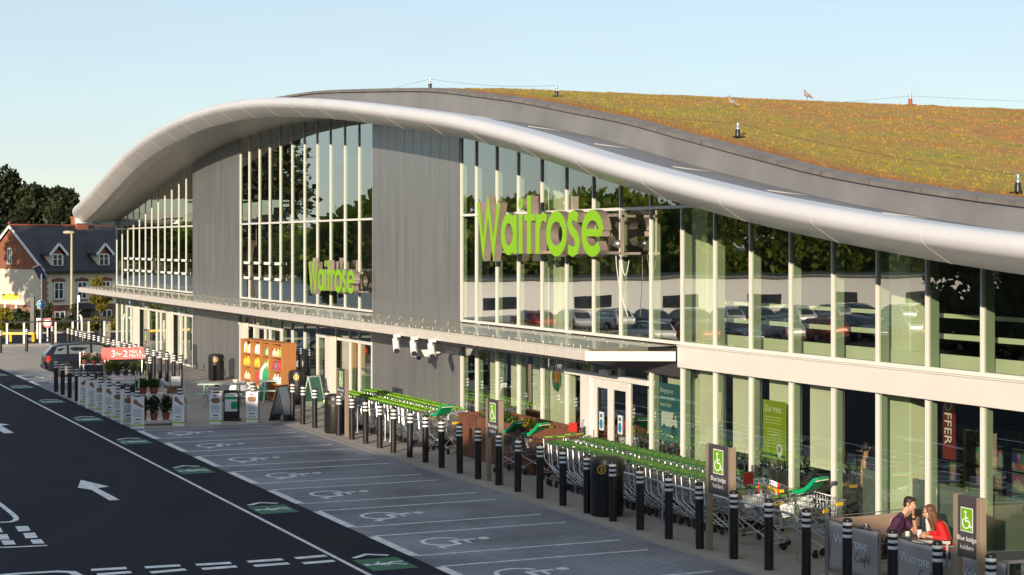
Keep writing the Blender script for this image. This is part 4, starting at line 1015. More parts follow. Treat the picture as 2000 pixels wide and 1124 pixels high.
# ------------------------------------------------------------------ trolleys
def make_trolley(label, group, hmat, deep=True, plate=None):
    """pushing direction +x, handle at x = 0"""
    r = thing('shopping_trolley', label, 'shopping trolley', (0, 0, -50), 0, group)
    zt0, zt1, zb0, zb1 = 1.0, .93, (.52 if deep else .70), (.60 if deep else .74)
    x0, x1, wr, wf = .10, .98, .30, .21
    b = MB(); w = .0055
    def P(s, f, tz):                            # side point: f along 0..1, tz 0 bottom..1 top
        x = x0 + (x1 - x0) * f + .05 * (tz - 1) * (-1 if f < .5 else 1); y = s * (wr + (wf - wr) * f) * (.86 + .14 * tz)
        return (x, y, (zb0 + (zb1 - zb0) * f) * (1 - tz) + (zt0 + (zt1 - zt0) * f) * tz)
    for s in (-1, 1):
        for tz, ww in ((0, .011), (.25, w), (.5, w), (.75, w), (1, .014)): b.bar(P(s, 0, tz), P(s, 1, tz), ww, ww)
        for i in range(13): b.bar(P(s, i / 12, 0), P(s, i / 12, 1), w, w)
    for i in range(6):
        f = i / 5 * 2 - 1
        for fx in (0, 1): b.bar(P(f, fx, 0), P(f, fx, 1), w, w)
        b.bar(P(f, 0, 0), P(f, 1, 0), w, w)
    for tz in (0, .33, .66, 1):
        for fx in (0, 1): b.bar(P(-1, fx, tz), P(1, fx, tz), .008, .008)
    for i in range(1, 6): b.bar(P(-1, i / 6, 0), P(1, i / 6, 0), w, w)
    b.build('basket', M['chrome'], r, smooth=0)
    b = MB(); b.tube([(0, -.27, 1.045), (0, .27, 1.045)], .017, 8); b.build('handle', hmat, r)
    for s in (-1, 1):
        b = MB(); b.box(-.022, s * .27, 1.0, .05, s * .305, 1.065); b.build('handle_bracket', M['handle_dark'], r, smooth=0, bevel=.008)
    b = MB(); b.box(-.028, -.06, 1.022, .03, .06, 1.085); b.build('coin_lock', M['lock'], r, smooth=0, bevel=.006)
    b = MB(); b.add([(.14, -.26, .93), (.14, .26, .93), (.22, .24, zb0 + .18), (.22, -.24, zb0 + .18), (.15, -.26, .93), (.15, .26, .93), (.23, .24, zb0 + .18), (.23, -.24, zb0 + .18)],
                    [(0, 1, 2, 3), (7, 6, 5, 4), (0, 4, 5, 1), (1, 5, 6, 2), (2, 6, 7, 3), (3, 7, 4, 0)]); b.build('seat_flap', M['steel'], r, smooth=0)
    b = MB()
    for s in (-1, 1):
        b.tube([(.03, s * .29, 1.0), (.07, s * .28, .55), (.12, s * .27, .48), (.72, s * .17, .22), (.86, s * .15, .16)], .0135, 6)
        b.tube([(.02, s * .28, .17), (.10, s * .27, .22), (.45, s * .22, .40), (.62, s * .2, zb0)], .0125, 6)
    b.tube([(.02, -.28, .17), (.02, .28, .17)], .011, 6); b.tube([(.86, -.15, .16), (.86, .15, .16)], .011, 6); b.tube([(.12, -.27, .48), (.12, .27, .48)], .011, 6)
    b.build('chassis', M['steel'], r)
    for (x, y) in ((.0, -.28), (.0, .28), (.86, -.15), (.86, .15)):
        b = MB(); b.tube([(x - .02, y - .016, .062), (x - .02, y + .016, .062)], .062, 12); b.box(x - .035, y - .026, .06, x + .015, y + .026, .16); b.build('wheel', M['rubber'], r, smooth=35)
    b = MB(); b.box(.96, -.1, .84, .99, .1, .90); b.build('coin_tag', M['yellow'] if plate is None else plate, r, smooth=0)
    return r
G1, G2 = 'trolleys nested in the far rows', 'trolleys nested in the near rows'
tr1 = make_trolley('shopping trolley with lime handle, leading the far row nearest the kerb', G1, M['handle'])
tr2 = make_trolley('shopping trolley with dark green handle, leading the near row at the kerb', G2, M['handle_dark'], deep=False)
def row(src, x, y0, n, pitch, lab, group, seed):
    rnd = random.Random(seed); first = True
    for i in range(n):
        loc = (x + rnd.uniform(-.03, .03), y0 + i * pitch + rnd.uniform(-.03, .03), .008); rz = R(-90 + rnd.uniform(-1.6, 1.6))
        l = lab.format(nth(i))
        dup(src, loc, rz, l, group)
row(tr1, 18.25, 46.9, 26, .275, 'lime handled trolley in the far row at the kerb, {} from the planter end', G1, 1)
row(tr1, 19.15, 46.6, 28, .275, 'lime handled trolley in the far row against the wall, {} from the planter end', G1, 2)
row(tr2, 18.25, 30.9, 27, .272, 'green handled trolley in the near row at the kerb, {} from the café end', G2, 3)
row(tr2, 19.15, 30.6, 29, .272, 'green handled trolley in the near row by the windows, {} from the café end', G2, 4)
for s in (tr1, tr2):                            # the two patterns take the last place of their rows
    pass
tr1.location = (18.25, 46.9 - .30, .008); tr1.rotation_euler = (0, 0, R(-90))
tr2.location = (18.25, 30.9 - .29, .008); tr2.rotation_euler = (0, 0, R(-90))
def loose(src, loc, rz, label, seat=False, card=None):
    r = dup(src, loc, rz, label, 'loose trolleys'); 
    if seat:
        b = MB(); pts = [(-.02, 1.03), (.12, 1.02), (.26, 1.06), (.40, 1.17), (.52, 1.30), (.60, 1.32)]
        b.stroke(pts, [.06, .075, .08, .08, .07, .05], (0, -.20, 0), (1, 0, 0), (0, 0, 1), (0, .40, 0)); o = b.build('baby_seat', M['seat_green'], r, smooth=40, bevel=.02)
        b = MB(); b.stroke([(x, z - .036) for x, z in pts], [.022] * 6, (0, -.17, 0), (1, 0, 0), (0, 0, 1), (0, .34, 0)); b.build('seat_shell', M['cream'], o, smooth=40)
        b = MB(); b.box(.24, -.03, 1.07, .28, .03, 1.14); b.box(.39, -.14, 1.21, .42, .14, 1.235); b.build('harness', M['black'], o, smooth=0)
    if card:
        b = MB(); b.box(.0, -.11, 1.12, .02, .11, 1.34); o = b.build('notice_frame', M['red'], r, smooth=0)
        b = MB(); b.box(-.004, -.09, 1.14, -.001, .09, 1.32); b.build('notice', M['white'], o, smooth=0)
        b = MB(); b.box(.35, -.02, .98, .37, .0, 1.18); b.box(.7, .18, .98, .72, .2, 1.22); b.build('red_strap', M['red'], r, smooth=0)
    return r
loose(tr1, (18.1, 45.5, .008), R(-80), 'trolley with green baby seat at the near end of the far rows', True)
loose(tr1, (18.0, 40.7, .008), R(-62), 'trolley with green baby seat beside the planter, behind the sign', True)
loose(tr1, (18.35, 40.0, .008), R(-64), 'trolley with raised green baby seat right of the planter', True)
loose(tr1, (18.6, 38.9, .008), R(-98), 'empty wire trolley right of the baby seat trolleys', False)
loose(tr1, (19.25, 39.2, .008), R(-86), 'wire trolley with red strapped notice near the food poster', False, True)
loose(tr1, (18.15, 29.2, .008), R(-85), 'wire trolley with red framed notice at the near row end', False, True)
loose(tr1, (18.9, 28.6, .008), R(-70), 'trolley with green baby seat beside the café screen', True)
loose(tr1, (18.0, 27.9, .008), R(-60), 'wire trolley turned towards the café screen, next to bollard', False)
# hoops round the trolley rows
def hoop(y0, y1, x, lab):
    r = thing('trolley_rail', lab, 'rail', (x, (y0 + y1) / 2, .008), 0, 'steel hoops round the trolleys'); L = abs(y1 - y0) / 2; k = .14
    b = MB(); pts = [(0, -L, 0), (0, -L, .84 - k)] + [(0, -L + k - k * math.cos(R(a)), .84 - k + k * math.sin(R(a))) for a in (15, 30, 45, 60, 75, 90)] + \
        [(0, L - k + k * math.sin(R(a)), .84 - k + k * math.cos(R(a))) for a in (0, 15, 30, 45, 60, 75, 90)] + [(0, L, 0)]
    b.tube(pts, .024, 8); b.build('hoop', M['steel'], r)
    b = MB(); b.lathe([(.06, 0), (.06, .012)], (0, -L, 0), 12); b.lathe([(.06, 0), (.06, .012)], (0, L, 0), 12); b.build('foot_plate', M['steel'], r)
hoop(31.9, 34.3, 17.75, 'steel hoop rail beside the middle of the near trolley rows'); hoop(29.2, 31.75, 17.75, 'steel hoop rail beside the near trolley rows at the sign')
hoop(26.95, 29.0, 17.8, 'steel hoop rail at the end of the near trolley rows'); hoop(51.4, 54.0, 17.7, 'steel hoop rail at the far end of the far trolleys')
hoop(48.6, 51.1, 17.7, 'steel hoop rail beside the middle of the far trolleys'); hoop(45.6, 48.3, 17.75, 'steel hoop rail at the planter end of the far trolleys')
# rusty planter with plants
r = thing('planter', 'large open rusted steel planter box standing beside the trolleys', 'planter', (19.1, 42.3, .008))
b = MB(); x0, x1, y0, y1, h, w = -.72, .62, -2.6, 2.3, 1.16, .09
b.ring([(x0, y0), (x1, y0), (x1, y1), (x0, y1)], [(x0 + w, y0 + w), (x1 - w, y0 + w), (x1 - w, y1 - w), (x0 + w, y1 - w)], (0, 0, 0), (1, 0, 0), (0, 1, 0), (0, 0, h))
b.build('box', M['corten'], r, smooth=0, bevel=.008)
b = MB(); b.box(x0 + w, y0 + w, .02, x1 - w, y1 - w, .80); b.build('soil', M['soil'], r, smooth=0)
b = MB()
for yy in (-1.4, -.2, 1.0): b.box(x0 - .004, yy - .012, .0, x0 + .01, yy + .012, h - .003)
b.build('seam', M['black'], r, smooth=0)
def leaves(n, c, rad, size, m, parent, name='foliage', seed=0, up=.0, droop=.6, kindstuff=False):
    rg = np.random.default_rng(seed); d = rg.normal(0, 1, (n, 3)); d /= np.linalg.norm(d, axis=1, keepdims=True); rr = rg.random(n) ** .45
    p = np.array(c) + d * rr[:, None] * np.array(rad)
    a = rg.normal(0, 1, (n, 3)) + d * 1.0 + np.array([0, 0, up]); a /= np.linalg.norm(a, axis=1, keepdims=True)
    q = np.cross(a, rg.normal(0, 1, (n, 3))); q /= np.linalg.norm(q, axis=1, keepdims=True); s = size * (.6 + .8 * rg.random(n))[:, None]
    V = np.stack([p, p + a * s * .5 + q * s * .28, p + a * s, p + a * s * .5 - q * s * .28], 1).reshape(-1, 3)
    return fast_mesh(name, V, np.arange(4 * n).reshape(-1, 4), m, parent)
M['leaf_mid'] = leaf_mat('mid_green_leaf', (.035, .075, .015), (.09, .15, .03), 6)
M['leaf_dark'] = leaf_mat('dark_green_leaf', (.012, .03, .010), (.03, .065, .018), 6)
M['leaf_gold'] = leaf_mat('golden_leaf', (.22, .21, .02), (.40, .33, .03), 4)
M['flower'] = leaf_mat('pink_flower', (.45, .06, .10), (.70, .35, .30), 12)
M['flower_white'] = leaf_mat('white_flower', (.55, .5, .35), (.75, .72, .6), 12)
leaves(700, (0, 1.2, .95), (.5, .8, .26), .14, M['leaf_mid'], r, 'foliage', 3, up=.6); leaves(400, (0, -.9, .95), (.5, 1.2, .2), .14, M['leaf_gold'], r, 'foliage', 5, up=.6)
# ------------------------------------------------------------------ plant racks
def rack(loc, rz, L, D, levels, H, label):
    r = thing('plant_rack', label, 'plant rack', loc, rz, 'metal plant racks')
    for sx in (-1, 1):
        for sy in (-1, 1):
            b = MB(); b.box(sx * L / 2 - .018, sy * D / 2 - .018, .06, sx * L / 2 + .018, sy * D / 2 + .018, H); b.build('post', M['steel'], r, smooth=0)
            b = MB(); b.tube([(sx * L / 2 - .02, sy * D / 2, .05), (sx * L / 2 + .02, sy * D / 2, .05)], .05, 10); b.build('castor', M['rubber'], r)
    for z in levels:
        b = MB(); b.box(-L / 2 + .019, -D / 2 + .019, z - .025, L / 2 - .019, D / 2 - .019, z); b.build('shelf', M['steel'], r, smooth=0, bevel=.004)
    return r
def plant(rackobj, lx, ly, z, pr, ph, fol, fh, fr, label, seed, potm='terracotta', n=420, leafsize=.07):
    c, s = math.cos(rackobj.rotation_euler[2]), math.sin(rackobj.rotation_euler[2]); L = rackobj.location
    r = thing('potted_plant', label, 'potted plant', (L.x + lx * c - ly * s, L.y + lx * s + ly * c, L.z + z + .001), group='potted plants on the racks')
    b = MB(); b.lathe([(pr * .72, 0), (pr * .95, ph * .8), (pr * 1.04, ph * .82), (pr * 1.04, ph), (pr * .9, ph), (pr * .88, ph * .9)], n=16); b.build('pot', M[potm], r)
    b = MB(); b.tube([(0, 0, ph * .85), (0, 0, ph + fh * .5)], .012, 5); b.build('stem', M['trunk'], r)
    leaves(n, (0, 0, ph + fh * .5), (fr, fr, fh * .55), leafsize, M[fol], r, 'foliage', seed, up=.7)
    return r
x0, y0 = ground_at(276, 834); x1, y1 = ground_at(343, 830)
rk = rack(((x0 + x1) / 2 + .12, (y0 + y1) / 2 + .35, .009), R(-3), 1.45, .62, (.16, 1.0), 1.72, 'two tier metal plant rack nearest the road corner, red pots below')
for i, lx in enumerate((-.55, -.2, .18, .5)):
    plant(rk, lx, -.08, .16, .13, .22, 'leaf_dark', .52, .17, ['tall dark shrub in red pot, first from left, bottom shelf of the front rack', 'tall dark shrub in red pot, second from left, bottom shelf of the front rack', 'tall dark shrub in red pot, third from left on the bottom shelf, front rack', 'tall dark shrub in red pot, right end of the bottom shelf, front rack'][i], 30 + i, n=700)
for i, lx in enumerate((-.56, -.2)):
    plant(rk, lx, -.05, 1.0, .15, .2, 'leaf_mid', .26, .2, ['bushy green plant in red pot at the left of the front rack top shelf', 'bushy green plant in red pot at the middle of the front rack top shelf'][i], 40 + i, n=600)
def on(rackobj, lx, ly, z):
    c, s = math.cos(rackobj.rotation_euler[2]), math.sin(rackobj.rotation_euler[2]); L = rackobj.location
    return (L.x + lx * c - ly * s, L.y + lx * s + ly * c, L.z + z + .001)
r = thing('crate', 'brown cardboard crate at the right of the front rack top shelf', 'crate', on(rk, .42, 0, 1.0), R(-3)); M['card'] = mat('cardboard', (.28, .13, .06), .8, var=.1)
b = MB(); b.ring([(-.24, -.2), (.24, -.2), (.24, .2), (-.24, .2)], [(-.22, -.18), (.22, -.18), (.22, .18), (-.22, .18)], (0, 0, 0), (1, 0, 0), (0, 1, 0), (0, 0, .24)); b.box(-.22, -.18, 0, .22, .18, .02); b.build('box', M['card'], r, smooth=0)
b = MB(); b.prism([(-.06, .13), (.06, .13), (.06, .17), (-.06, .17)], (0, -.2005, 0), (1, 0, 0), (0, 0, 1), (0, -.002, 0)); b.build('hand_hole', M['dark'], r, smooth=0)
r = thing('price_card', 'white card standing in the cardboard crate on the front rack', 'card', on(rk, .5, -.08, 1.03), R(-6)); b = MB(); b.box(-.15, -.006, 0, .15, .006, .5); b.build('card', M['white'], r, smooth=0)
r = thing('paper_roll', 'white paper roll leaning beside the crate on the front rack', 'paper roll', on(rk, .18, .0, 1.2), R(20)); b = MB(); b.tube([(-.16, 0, .22), (.1, 0, .02)], .07, 12); b.build('roll', M['white'], r); b = MB(); b.tube([(-.165, 0, .224), (-.168, 0, .2265)], .03, 10); b.build('core', M['card'], r)
r = thing('price_card', 'small cream price card on the front rack top shelf', 'card', on(rk, .12, -.27, 1.0), R(-3)); b = MB(); b.box(-.06, -.005, 0, .06, .005, .17); b.build('card', M['cream'], r, smooth=0)
# banner rack
d2 = 63.5; pL, pR = depth_at(207, 690, d2), depth_at(281, 686, d2); mid = (pL + pR) / 2
rz2 = math.atan2(pR.y - pL.y, pR.x - pL.x)
rk2 = rack((mid.x, mid.y, .009), rz2, (pR - pL).xy.length, .65, (.2, .78, 1.05), 1.62, 'metal plant rack topped by the red three for two banner')
b = MB(); W2 = (pR - pL).xy.length / 2 + .08; b.prism([(-W2, 1.62), (W2, 1.66), (W2, 2.04), (W2 - .05, 2.07), (-W2 + .05, 2.06), (-W2, 2.02)], (0, -.36, 0), (1, 0, 0), (0, 0, 1), (0, -.02, 0)); M['banner'] = mat('red_banner', (.72, .10, .08), .5); bn = b.build('banner', M['banner'], rk2, smooth=0)
b = MB(); b.text('3', .34, (-.36 * W2 * 1.2, -.383, 1.73), (1, 0, 0), (0, 0, 1), (0, -.003, 0), 'CENTER', 1.15); b.text('for', .17, (-.13 * W2 * 1.2, -.383, 1.79), (1, 0, 0), (0, 0, 1), (0, -.003, 0), 'CENTER', 1.1); b.text('2', .34, (.11 * W2 * 1.2, -.383, 1.73), (1, 0, 0), (0, 0, 1), (0, -.003, 0), 'CENTER', 1.15)
b.text('MIX &', .17, (.26 * W2 * 1.2, -.383, 1.86), (1, 0, 0), (0, 0, 1), (0, -.003, 0)); b.text('MATCH', .17, (.26 * W2 * 1.2, -.383, 1.71), (1, 0, 0), (0, 0, 1), (0, -.003, 0)); b.build('lettering', M['text_white'], bn, smooth=0)
for lvl, z, names in ((0, 1.05, 'upper'), (1, .78, 'middle'), (2, .2, 'bottom')):
    if lvl == 1: continue
    for i, lx in enumerate((-.55, -.25, .05, .35, .62)):
        plant(rk2, lx, -.1, z, .11, .14, ['leaf_mid', 'leaf_dark', 'leaf_mid', 'leaf_dark', 'leaf_mid'][i] if lvl else ['leaf_gold', 'leaf_mid', 'leaf_dark', 'leaf_mid', 'leaf_mid'][i], .34, .17, f'green potted plant on the {names} shelf under the red banner, {nth(i)} from left', 50 + lvl * 10 + i, 'darkgrey', 350)
# flower rack behind, by the car
p3 = depth_at(184, 735, 70.0)
rk3 = rack((p3.x, p3.y, .009), R(-24), 1.0, .6, (.2, 1.0), 1.5, 'slim metal flower rack standing between the car and the red banner')
for i, lx in enumerate((-.35, 0, .35)):
    r_ = plant(rk3, lx, -.1, 1.0, .11, .14, 'leaf_mid', .2, .15, ['pink flowering pot at the left of the slim rack by the car', 'pink flowering pot in the middle of the slim rack by the car', 'pink flowering pot at the right of the slim rack by the car'][i], 80 + i, n=200)
    leaves(90, (0, 0, .36), (.16, .16, .08), .06, M['flower'] if i != 1 else M['flower_white'], r_, 'blossom', 90 + i)
    plant(rk3, lx, -.1, .2, .11, .14, 'leaf_dark', .3, .15, ['dark leafy pot at the left of the slim rack lower shelf', 'dark leafy pot in the middle of the slim rack lower shelf', 'dark leafy pot at the right of the slim rack lower shelf'][i], 85 + i, n=250)
# ------------------------------------------------------------------ picnic benches
def bench(pl, pr, d, label):
    a, c = depth_at(pl, 760, d), depth_at(pr, 760, d); mid = (a + c) / 2; L = (c - a).xy.length; rz = math.atan2(c.y - a.y, c.x - a.x)
    r = thing('picnic_bench', label, 'picnic bench', (mid.x, mid.y, .009), rz, 'mint green picnic benches')
    b = MB()
    for i in range(3): b.box(-L / 2, -.3 + i * .205, .74, L / 2, -.3 + i * .205 + .19, .785)
    b.build('table_top', M['mint'], r, smooth=0, bevel=.006)
    for s in (-1, 1):
        b = MB(); b.box(-L / 2, s * .62 - .12, .42, L / 2, s * .62 + .12, .46); b.build('seat', M['mint'], r, smooth=0, bevel=.006)
        for q in (-1, 1):
            b = MB(); b.bar((s * (L / 2 - .25), q * .58, 0), (s * (L / 2 - .25), q * .20, .738), .09, .045, (1, 0, 0)); b.build('leg', M['mint'], r, smooth=0)
        b = MB(); b.box(s * (L / 2 - .25) - .022 + .046, -.7, .33, s * (L / 2 - .25) + .022 + .046, .7, .418); b.build('crossbar', M['mint'], r, smooth=0)
bench(388, 479, 63.0, 'mint green picnic bench left of the orange shelves, before the bin')
bench(506, 592, 64.5, 'mint green picnic bench in front of the orange shelves')
# ------------------------------------------------------------------ boards
def aboard(px, py, rz, label, frame, face, H=1.15, W=.62):
    x, y = ground_at(px, py); r = thing('a_board', label, 'sandwich board', (x, y, .009), rz)
    for s in (-1, 1):
        b = MB(); M_ = Matrix.Rotation(s * R(-15), 4, 'X'); M_.translation = (0, s * -.30, 0); b.M = M_
        b.ring([(-W / 2, 0), (W / 2, 0), (W / 2, H), (-W / 2, H)], [(-W / 2 + .045, .20), (W / 2 - .045, .20), (W / 2 - .045, H - .05), (-W / 2 + .045, H - .05)], (0, -.015, 0), (1, 0, 0), (0, 0, 1), (0, .03, 0)); f = b.build('frame', frame, r, smooth=0)
        b = MB(); b.M = M_; b.box(-W / 2 + .046, -.008, .201, W / 2 - .046, .008, H - .051); b.build('board', face, f, smooth=0)
M['chalk'] = mat('blue_grey_chalkboard', (.26, .32, .38), .6, var=.12, scale=3); M['chalk_green'] = mat('green_chalkboard', (.07, .20, .15), .6, var=.15, scale=3); M['frame_green'] = mat('pale_green_frame', (.50, .62, .50), .5)
aboard(551, 822, R(38), 'dark framed chalkboard sandwich board by the kerb corner', M['darkgrey'], M['chalk'], 1.2)
aboard(613, 796, R(30), 'pale framed green sandwich board before the entrance column', M['frame_green'], M['chalk_green'], 1.15)
x, y = ground_at(447, 823)
r = thing('poster_stand', 'black poster stand with green and white panel beside an advert sleeve', 'poster stand', (x + .1, y + .1, .009), R(-20))
b = MB(); b.ring([(-.28, .08), (.28, .08), (.28, .93), (.22, 1.0), (-.22, 1.0), (-.28, .93)], [(-.21, .3), (.21, .3), (.21, .86), (.19, .9), (-.19, .9), (-.21, .86)], (0, -.05, 0), (1, 0, 0), (0, 0, 1), (0, .1, 0)); b.build('frame', M['black'], r, smooth=0, bevel=.015)
b = MB(); b.box(-.209, -.02, .3, .209, .02, .86); b.build('poster', M['paper'], r, smooth=0)
b = MB(); b.box(.0, -.026, .38, .2, -.0215, .62); b.box(-.2, -.026, .70, .2, -.0215, .78); b.build('green_print', M['seat_green'], r, smooth=0)
b = MB(); b.box(-.32, -.2, 0, .32, .2, .075); b.build('base', M['black'], r, smooth=0, bevel=.02)
# ------------------------------------------------------------------ orange display shelves with goods
A_, B_ = Vector((17.95, 65.5, .009)), Vector((18.4, 61.6, .009)); U_ = (B_ - A_).normalized(); L_ = (B_ - A_).length; ang = math.atan2(U_.y, U_.x)
r = thing('display_shelves', 'orange wooden display shelves filled with colourful goods by the entrance', 'shelves', A_, ang)
HS, DS = 2.18, .55                              # local x runs along the front, local y goes back to the wall
b = MB()
cols = [0, .98, 1.9, 2.75, L_ - .02]
for i, cx in enumerate(cols): b.box(cx, 0, 0, cx + .05, DS, HS)
rows = [0.08, .62, 1.13, 1.62, HS - .05]
for z in rows:
    for i in range(4): b.box(cols[i] + .05, .012, z, cols[i + 1], DS, z + .04)
b.build('carcass', M['wood'], r, smooth=0)
b = MB(); b.box(.0, DS + .001, 0, L_ + .03, DS + .03, HS); b.build('back_panel', M['wood'], r, smooth=0)
GM = [mat('goods_' + n, c, .55) for n, c in (('white', (.75, .73, .68)), ('yellow', (.75, .50, .03)), ('green', (.03, .35, .10)), ('red', (.6, .04, .03)), ('cream', (.7, .58, .42)), ('lime', (.35, .5, .05)), ('blue', (.12, .16, .35)))]
plan = [[(0, 'white bags'), (0, 'white bags'), (2, 'green bottles'), (4, 'cream bottles')], [(1, 'yellow gloves'), (1, 'yellow packs'), (5, 'lime bottles'), (3, 'red packs')], [(4, 'cream boxes'), (3, 'red and cream tins'), (2, 'green sacks'), (0, 'white bottles')], [(0, 'white sacks'), (4, 'cream sacks'), (2, 'green cans'), (1, 'yellow cans')]]
rn = random.Random(8); rown = ['top', 'second', 'third', 'bottom']
for ri in range(4):
    z = rows[3 - ri] + .041
    for ci in range(4):
        x0 = cols[ci] + .09; x1 = cols[ci + 1] - .04; gi, nm = plan[ri][ci]; k = 4
        for q in range(k):
            xc = x0 + (x1 - x0) * (q + .5) / k; c, s = math.cos(ang), math.sin(ang); yy = .18 + rn.uniform(-.04, .04)
            loc = (A_.x + xc * c - yy * s, A_.y + xc * s + yy * c, A_.z + z); h = rn.uniform(.26, .38); w = (x1 - x0) / k * .42
            o = MB()
            if 'bag' in nm or 'sack' in nm or 'glove' in nm or 'pack' in nm:
                o.lathe([(w * .8, 0), (w * 1.05, h * .15), (w * 1.0, h * .6), (w * .75, h * .85), (w * .35, h), (w * .5, h * 1.08)], n=9)
            else: o.lathe([(w * .85, 0), (w * .9, .01), (w * .9, h * .55), (w * .45, h * .72), (w * .32, h * .78), (w * .34, h * .95)], n=10)
            ob = o.build('packet' if 'pack' in nm or 'bag' in nm or 'sack' in nm or 'glove' in nm else 'bottle', GM[gi if rn.random() < .8 else rn.randrange(7)], smooth=50)
            ob.location = loc; ob.rotation_euler = (0, 0, rn.uniform(0, 6))
            tag(ob, f'{["left end", "second", "third", "right end"][q]} of {nm} on the {rown[ri]} shelf, {["far left", "centre left", "centre right", "right"][ci]} column', 'packet' if ob.name.startswith('packet') else 'bottle', f'goods on the orange shelves')
for i in range(3):
    r = thing('goods_bag', ['white bag on the ground left before the orange shelves', 'grey bag on the ground before the orange shelves', 'white sack on the ground right before the orange shelves'][i], 'bag', (17.6 + .12 * i, 64.9 - .75 * i, .009), .3 * i)
    b = MB(); b.lathe([(.2, 0), (.27, .08), (.25, .35), (.15, .5), (.09, .55)], n=12); b.build('body', [GM[0], M['print'], GM[0]][i], r); b = MB(); b.lathe([(.07, .551), (.13, .63), (.1, .66)], n=9); b.build('neck', [GM[0], M['print'], GM[0]][i], r)
